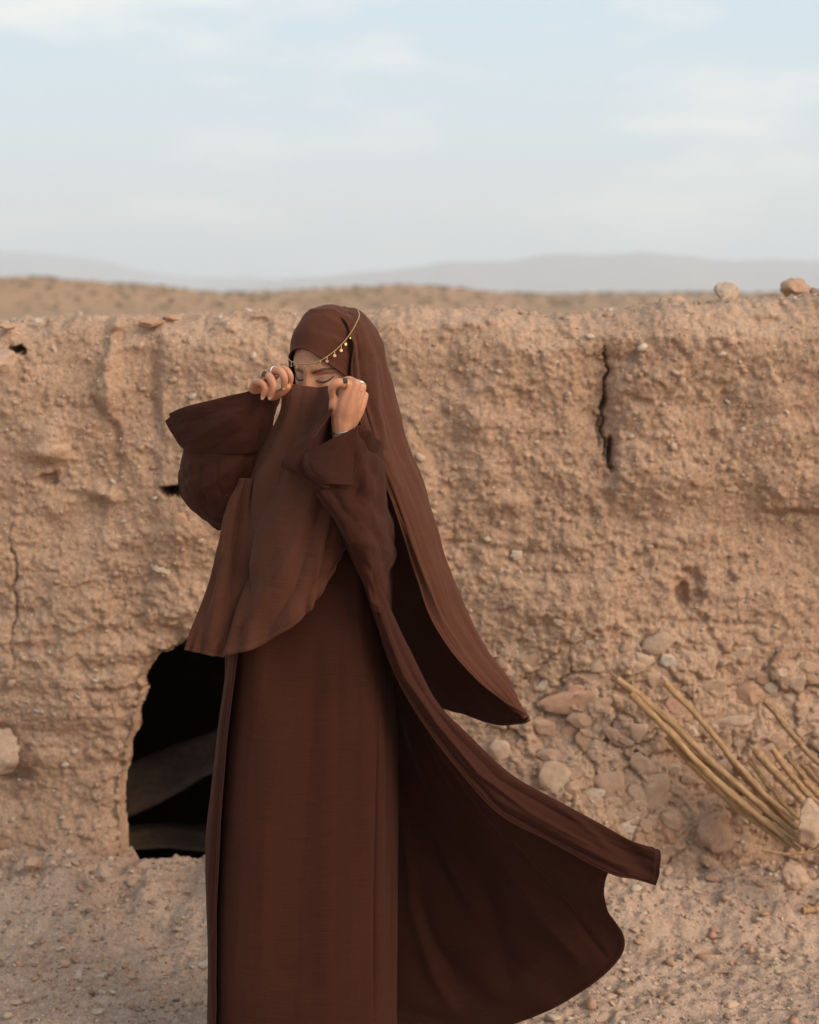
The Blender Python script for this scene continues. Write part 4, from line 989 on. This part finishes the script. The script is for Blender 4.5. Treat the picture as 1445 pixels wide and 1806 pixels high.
# ---- her left sleeve (right in the picture), bent with the elbow forward
slv = sheet('sleeve', [
 [(610, 775, -.255), (628, 756, -.278), (642, 750, -.25), (655, 768, -.20), (668, 788, -.12), (676, 800, -.03)],
 [(590, 812, -.255), (618, 800, -.278), (642, 792, -.265), (662, 806, -.21), (678, 820, -.13), (687, 830, -.03)],
 [(540, 838, -.240), (580, 852, -.255), (622, 856, -.270), (656, 856, -.245), (682, 858, -.14), (692, 862, -.04)],
 [(548, 862, -.245), (588, 890, -.280), (626, 900, -.288), (660, 896, -.235), (685, 892, -.14), (695, 892, -.04)],
 [(585, 915, -.225), (612, 935, -.265), (640, 945, -.270), (667, 940, -.21), (688, 930, -.12), (698, 930, -.03)],
 [(606, 950, -.205), (628, 975, -.230), (652, 985, -.225), (672, 982, -.17), (688, 978, -.10), (696, 975, -.03)],
 [(640, 1018, -.185), (654, 1035, -.195), (663, 1040, -.195), (670, 1040, -.175), (676, 1040, -.15), (682, 1040, -.10)],
 [(655, 1066, -.180), (662, 1074, -.188), (670, 1080, -.185), (677, 1083, -.17), (683, 1085, -.15), (688, 1085, -.12)]],
 150, 220, M['robe'], folds=[([(641, 757), (655, 775), (674, 796)], 4, .010), ([(636, 762), (652, 786), (676, 808)], 4, -.010), ([(600, 870), (640, 880), (680, 900)], 14, -.008), ([(610, 935), (650, 960), (690, 975)], 12, .008),
 ([(560, 862), (610, 915), (660, 1010)], 8, .008), ([(640, 800), (646, 850), (640, 920)], 12, .007), ([(676, 812), (688, 860), (692, 900)], 5, -.007), ([(625, 950), (660, 1020), (690, 1090)], 7, -.009), ([(575, 862), (630, 862), (665, 830)], 8, -.006), ([(620, 985), (645, 1030), (672, 1080)], 5, .006), ([(655, 930), (680, 990), (700, 1060)], 9, -.010)],
 noise=[(4, 5, .008, 51), (9, 12, .0018, 52)])
sheet('cuff', [
 [(539, 800, -.312), (556, 791, -.322), (580, 778, -.326), (604, 766, -.324), (626, 755, -.318)],
 [(536, 814, -.322), (556, 812, -.337), (580, 806, -.342), (604, 799, -.340), (625.5, 789, -.334)],
 [(541, 832, -.332), (558, 834, -.352), (580, 834, -.360), (603, 830, -.358), (624.5, 823, -.352)],
 [(560, 850, -.345), (572, 853, -.362), (586, 854, -.372), (604, 855, -.373), (623, 857, -.370)]], 110, 110, M['robe'], slv,
 folds=[([(541, 800), (539, 815), (545, 834), (562, 850)], 2.5, .002), ([(548, 802), (546, 815), (552, 832), (568, 846)], 2.0, -.0018), ([(570, 800), (600, 790), (624, 778)], 5, -.0015)], noise=[(3, 3, .0012, 61)], thick=.005)
sheet('cuff', [
 [(584, 721, -.268), (585, 721, -.270), (586, 722, -.272), (587, 723, -.274)],
 [(548, 762, -.285), (550, 764, -.290), (553, 767, -.296), (556, 769, -.300)],
 [(518, 795, -.290), (526, 799, -.302), (535, 803, -.308), (542, 806, -.310)],
 [(497, 818, -.285), (512, 826, -.305), (532, 832, -.315), (545, 836, -.318)],
 [(522, 840, -.280), (535, 845, -.300), (550, 849, -.312), (562, 851, -.315)],
 [(556, 868, -.260), (564, 866, -.275), (572, 862, -.285), (580, 858, -.290)]], 60, 120, M['robe'], slv, noise=[(3, 4, .002, 63)], thick=.004)
sheet('sleeve_lining', [
 [(584, 722, -.262), (596, 736, -.225), (622, 748, -.205), (640, 756, -.215)],
 [(566, 748, -.270), (585, 762, -.215), (612, 768, -.200), (640, 770, -.225)],
 [(546, 785, -.285), (572, 800, -.235), (605, 805, -.225), (634, 790, -.25)],
 [(545, 830, -.280), (572, 845, -.262), (600, 848, -.262), (625, 840, -.28)]], 50, 50, M['robe'], slv)

# ---- her right sleeve (left in the picture), raised
sl2 = sheet('sleeve', [
 [(328, 793, -.05), (342, 793, -.100), (374, 793, -.130), (412, 792, -.140), (446, 786, -.130), (470, 770, -.09), (474, 765, -.03), (440, 790, .03), (390, 795, .045), (345, 798, .02)],
 [(317, 838, -.04), (332, 843, -.105), (368, 847, -.140), (410, 850, -.148), (445, 848, -.130), (472, 842, -.08), (476, 840, -.01), (445, 842, .06), (390, 843, .07), (338, 841, .03)],
 [(325, 874, -.03), (340, 878, -.090), (372, 884, -.125), (410, 888, -.135), (445, 888, -.118), (474, 885, -.06), (478, 884, .00), (448, 884, .08), (395, 882, .085), (345, 878, .04)],
 [(355, 905, -.02), (367, 908, -.070), (390, 914, -.100), (418, 918, -.110), (448, 920, -.095), (475, 920, -.04), (480, 920, .02), (450, 918, .09), (405, 914, .09), (370, 908, .05)],
 [(388, 931, .00), (398, 935, -.045), (412, 940, -.070), (430, 945, -.080), (452, 950, -.065), (476, 952, -.02), (482, 952, .03), (455, 950, .09), (425, 944, .08), (400, 936, .05)]],
 160, 140, M['robe'], closed=True, folds=[([(383, 803), (383, 850), (395, 885), (412, 915)], 2.2, -.004), ([(340, 805), (338, 850), (352, 890), (385, 925)], 8, .006), ([(352, 815), (350, 860), (370, 895)], 6, -.006), ([(435, 810), (432, 860), (425, 920)], 10, -.012), ([(430, 806), (390, 840), (345, 872)], 10, .006), ([(440, 830), (405, 870), (375, 900)], 9, -.006), ([(400, 806), (360, 825), (328, 845)], 8, -.005)],
 noise=[(6, 3, .006, 71), (14, 6, .0010, 74)])
sheet('cuff', [
 [(301, 729, -.075), (332, 716, -.125), (375, 705, -.155), (420, 694, -.170), (456, 687, -.165), (484, 690, -.145), (500, 693, -.115), (480, 694, -.075), (430, 698, -.045), (370, 708, -.02), (320, 722, .01), (291, 744, .02)],
 [(306, 750, -.080), (336, 738, -.135), (376, 729, -.165), (420, 720, -.180), (456, 715, -.172), (478, 714, -.145), (487, 714, -.110), (470, 716, -.065), (425, 722, -.025), (370, 732, .00), (325, 742, .02), (299, 757, .025)],
 [(316, 774, -.080), (341, 770, -.130), (378, 765, -.160), (420, 760, -.172), (454, 755, -.162), (472, 750, -.130), (478, 748, -.095), (462, 752, -.05), (420, 758, .00), (370, 765, .025), (335, 772, .025), (312, 778, .02)],
 [(327, 798, -.060), (346, 800, -.112), (380, 802, -.142), (418, 802, -.150), (448, 798, -.140), (468, 786, -.100), (471, 784, -.06), (452, 788, -.01), (410, 793, .03), (370, 796, .04), (345, 797, .03), (326, 797, .0)]],
 220, 100, M['robe'], sl2, folds=[([(455, 700), (410, 735), (345, 775)], 12, .006, (0, .5)), ([(462, 712), (430, 755), (375, 795)], 9, -.006, (0, .5)), ([(440, 700), (385, 725), (320, 750)], 10, -.005, (0, .5)), ([(327, 801), (385, 804), (450, 801)], 2.5, -.004, (0, .5)), ([(468, 700), (462, 740), (455, 780)], 6, -.006, (0, .6))], noise=[(7, 3, .004, 73), (16, 5, .0010, 75)])

# ---- veil held up over the nose
sheet('veil', [
 [(421, 843, -.145), (432, 843, -.155), (448, 845, -.150), (470, 848, -.14)],
 [(400, 905, -.150), (415, 908, -.165), (438, 911, -.155), (468, 914, -.14)],
 [(382, 980, -.155), (405, 986, -.175), (434, 990, -.160), (468, 992, -.14)],
 [(362, 1035, -.160), (392, 1044, -.185), (428, 1048, -.165), (464, 1050, -.14)],
 [(341, 1093, -.170), (376, 1106, -.195), (414, 1110, -.170), (452, 1112, -.145)],
 [(325, 1146, -.175), (362, 1155, -.195), (398, 1156, -.172), (438, 1128, -.15)]], 110, 170, M['scarf'],
 folds=[([(416, 860), (402, 960), (385, 1040), (365, 1140)], 12, .008), ([(428, 870), (420, 980), (408, 1080)], 8, -.012), ([(395, 930), (375, 1030), (348, 1130)], 9, -.005)], noise=[(3, 3, .008, 81), (7, 4, .0016, 84)], hem=1, flut=.004)
sheet('veil', [
 [(504, 690, -.190), (514, 678, -.180), (530, 679, -.168), (548, 681, -.166), (566, 682, -.170), (582, 681, -.215), (592, 690, -.258)],
 [(487, 735, -.160), (504, 728, -.180), (526, 722, -.190), (548, 722, -.190), (570, 720, -.200), (588, 718, -.225), (604, 722, -.235)],
 [(453, 797, -.130), (480, 790, -.175), (510, 784, -.200), (540, 780, -.205), (566, 776, -.205), (592, 770, -.205), (614, 768, -.190)],
 [(436, 845, -.130), (464, 841, -.185), (497, 838, -.215), (532, 836, -.220), (566, 834, -.215), (596, 832, -.200), (622, 830, -.170)],
 [(438, 900, -.150), (466, 900, -.200), (499, 899, -.225), (536, 896, -.230), (571, 890, -.220), (601, 885, -.200), (624, 880, -.160)],
 [(432, 958, -.165), (463, 962, -.210), (501, 962, -.235), (541, 957, -.235), (576, 946, -.222), (601, 932, -.195), (622, 920, -.155)],
 [(438, 1012, -.175), (466, 1022, -.220), (501, 1024, -.240), (541, 1013, -.238), (571, 997, -.225), (594, 976, -.195), (614, 946, -.160)],
 [(422, 1068, -.190), (452, 1080, -.225), (491, 1079, -.240), (531, 1056, -.236), (562, 1030, -.222), (586, 1000, -.195), (610, 956, -.165)],
 [(394, 1157, -.205), (446, 1145, -.225), (492, 1120, -.235), (531, 1093, -.230), (560, 1060, -.220), (597, 994, -.195), (608, 966, -.170)]], 220, 280, M['scarf'],
 folds=[([(516, 690), (500, 760), (462, 840), (446, 900)], 9, .008), ([(530, 700), (522, 770), (490, 850), (452, 930), (440, 980)], 11, -.008), ([(555, 860), (520, 960), (480, 1040), (420, 1110)], 16, .010), ([(575, 870), (545, 960), (520, 1040), (470, 1120)], 11, -.010),
 ([(520, 880), (480, 940), (448, 1010)], 12, .006), ([(586, 900), (562, 980), (556, 1055)], 6, .008), ([(596, 890), (576, 960), (566, 1030)], 8, -.012), ([(445, 940), (436, 1000), (445, 1050)], 6, -.008), ([(580, 700), (560, 760), (520, 830)], 10, .005), ([(545, 700), (548, 740), (540, 790)], 12, -.004), ([(450, 1050), (440, 1090), (410, 1135)], 8, -.008)],
 noise=[(3, 3, .008, 91), (7, 4, .0018, 92)], hem=1, flut=.004)

# ---- jewellery
def metal_tube(name, pts3, r, mat, parent, n=60, ns=6):
    V, F = tube_np(pts3, [r, r], ns, n); return link(name, mesh_np(name, V, F), mat, parent)
CH = [(507, 622), (510, 634), (520, 640), (533, 642), (548, 641), (563, 637), (580, 627), (598, 612), (614, 594), (626, 575), (634, 557), (632, 548)]
def chain_pt(x, y): return head_hit(x, y, float(np.interp(x, [530, 565, 600, 616, 626, 640], [.0155, .0195, .020, .027, .036, .040])))
chain3 = [chain_pt(*c) for c in CH]
cc = crom(np.array(chain3), 110)
bm = bmesh.new()
for k, c in enumerate(cc):                       # fine links, alternately turned
    t3 = Vector(cc[min(k+1, 109)]-cc[max(k-1, 0)]).normalized()
    q = t3.to_track_quat('X', 'Y').to_matrix().to_4x4(); ro = Matrix.Rotation(math.pi/2*(k % 2), 4, 'X')
    r_ = bmesh.ops.create_icosphere(bm, subdivisions=1, radius=1.0)
    bmesh.ops.transform(bm, matrix=Matrix.Translation(c)@q@ro@Matrix.Diagonal((.0025, .0016, .0011, 1)), verts=r_['verts'])
hc = finish(bm, 'head_chain', M['gold'], person, True)
tag(hc, 'thin gold chain with coin pendants across the forehead')
def coin(px, py, r, ax_px):
    r = r*(.82 if px > 570 else 1.0)
    a = chain_pt(px, ax_px); c = head_hit(px, py, .0190 if px < 560 else .0215)
    nrm = head_local(c)/AX**2; nrm = nrm[0]*sd+nrm[1]*fw+nrm[2]*up; nrm = Vector(nrm/np.linalg.norm(nrm)+np.array([0, -.25, .05])).normalized()
    bm = bmesh.new()
    g = bmesh.ops.create_cone(bm, cap_ends=True, segments=20, radius1=r, radius2=r, depth=.0009)
    g2 = bmesh.ops.create_cone(bm, cap_ends=True, segments=20, radius1=r*.72, radius2=r*.66, depth=.0016)
    bmesh.ops.transform(bm, matrix=Matrix.Translation(c)@nrm.to_track_quat('Z', 'Y').to_matrix().to_4x4(), verts=bm.verts[:])
    r_ = bmesh.ops.create_icosphere(bm, subdivisions=1, radius=1.0)                # link to the chain
    mid = (Vector(a)+Vector(c))*.5; dv_ = Vector(a)-Vector(c)
    bmesh.ops.transform(bm, matrix=Matrix.Translation(Vector(a)*.6+Vector(c)*.4)@dv_.to_track_quat('Z', 'Y').to_matrix().to_4x4()@Matrix.Diagonal((.0009, .0009, dv_.length*.45, 1)), verts=r_['verts'])
    finish(bm, 'coin', M['gold'], hc, False)
for px, py, r, ay in [(514, 645, .0026, 636), (523.5, 648, .0033, 641), (537, 650, .0018, 642), (553, 648, .0038, 640), (565, 643, .0026, 636), (577, 637, .0041, 629), (590.5, 627, .0042, 619), (602, 618, .0040, 609), (610, 607, .0038, 600), (618, 596, .0026, 590)]:
    coin(px, py, r, ay)
def ring(name, c, axis, r, w, mat, gem=None):
    axis = Vector(axis).normalized(); q = axis.to_track_quat('Z', 'Y').to_matrix().to_4x4(); bm = bmesh.new()
    n1, n2 = 28, 8; vs_ = []
    for i in range(n1):
        a = 2*math.pi*i/n1
        vs_.append([bm.verts.new(((r+w*math.cos(b_))*math.cos(a), (r+w*math.cos(b_))*math.sin(a), 1.3*w*math.sin(b_))) for b_ in [2*math.pi*j/n2 for j in range(n2)]])
    for i in range(n1):
        for j in range(n2): bm.faces.new((vs_[i][j], vs_[(i+1) % n1][j], vs_[(i+1) % n1][(j+1) % n2], vs_[i][(j+1) % n2]))
    bmesh.ops.transform(bm, matrix=Matrix.Translation(c)@q, verts=bm.verts[:])
    o = finish(bm, name, mat, person, True)
    if gem:
        bm = bmesh.new(); gp = Vector(c)+Vector(gem[0]).normalized()*(r+gem[1]*.4)
        box_bm(bm, (0, 0, 0), (gem[1]*1.7, gem[1]*2.0, gem[1])); bmesh.ops.bevel(bm, geom=bm.edges[:], offset=gem[1]*.25, segments=2, affect='EDGES')
        bmesh.ops.transform(bm, matrix=Matrix.Translation(gp)@Vector(gem[0]).to_track_quat('Z', 'Y').to_matrix().to_4x4(), verts=bm.verts[:])
        finish(bm, 'gemstone', M['gem'], o, False)
    return o
def on_finger(fs, k, i, f): a, b_ = np.array(fs[k][0][i]), np.array(fs[k][0][i+1]); return a*(1-f)+b_*f, b_-a
c, ax = on_finger(lf, 2, 0, .35); ring('ring', c, ax, .0103, .0014, M['gold'], ((0, -1, .45), .0058))
c, ax = on_finger(lf, 1, 0, .35); ring('ring', c, ax, .0104, .0012, M['silver'])
c, ax = on_finger(rf, 0, 0, .35); ring('ring', c, ax, .0112, .0014, M['gold'], ((0.2, -1, .7), .0056))
for f_ in (.10, .32): c, ax = on_finger(rf, 2, 0, f_); ring('ring', c, ax, .0112, .0011, M['silver'])
ring('bracelet', Pd(606.5, 759, -.245), Pd(606, 764, -.245)-Pd(612, 790, -.242), .0256, .0011, M['silver'])
hcb = metal_tube('hand_chain', [Pd(639, 690, -.262), Pd(636, 712, -.272), Pd(631, 735, -.272), Pd(628, 752, -.262)], .0004, M['gold'], person)
for q in crom(np.array([Pd(639, 690, -.262), Pd(636, 712, -.272), Pd(631, 735, -.272), Pd(628, 752, -.262)]), 7):
    V, F = ICO[2]; link('bead', mesh_np('bead', q+V*.0014, F), M['gold'], hcb)
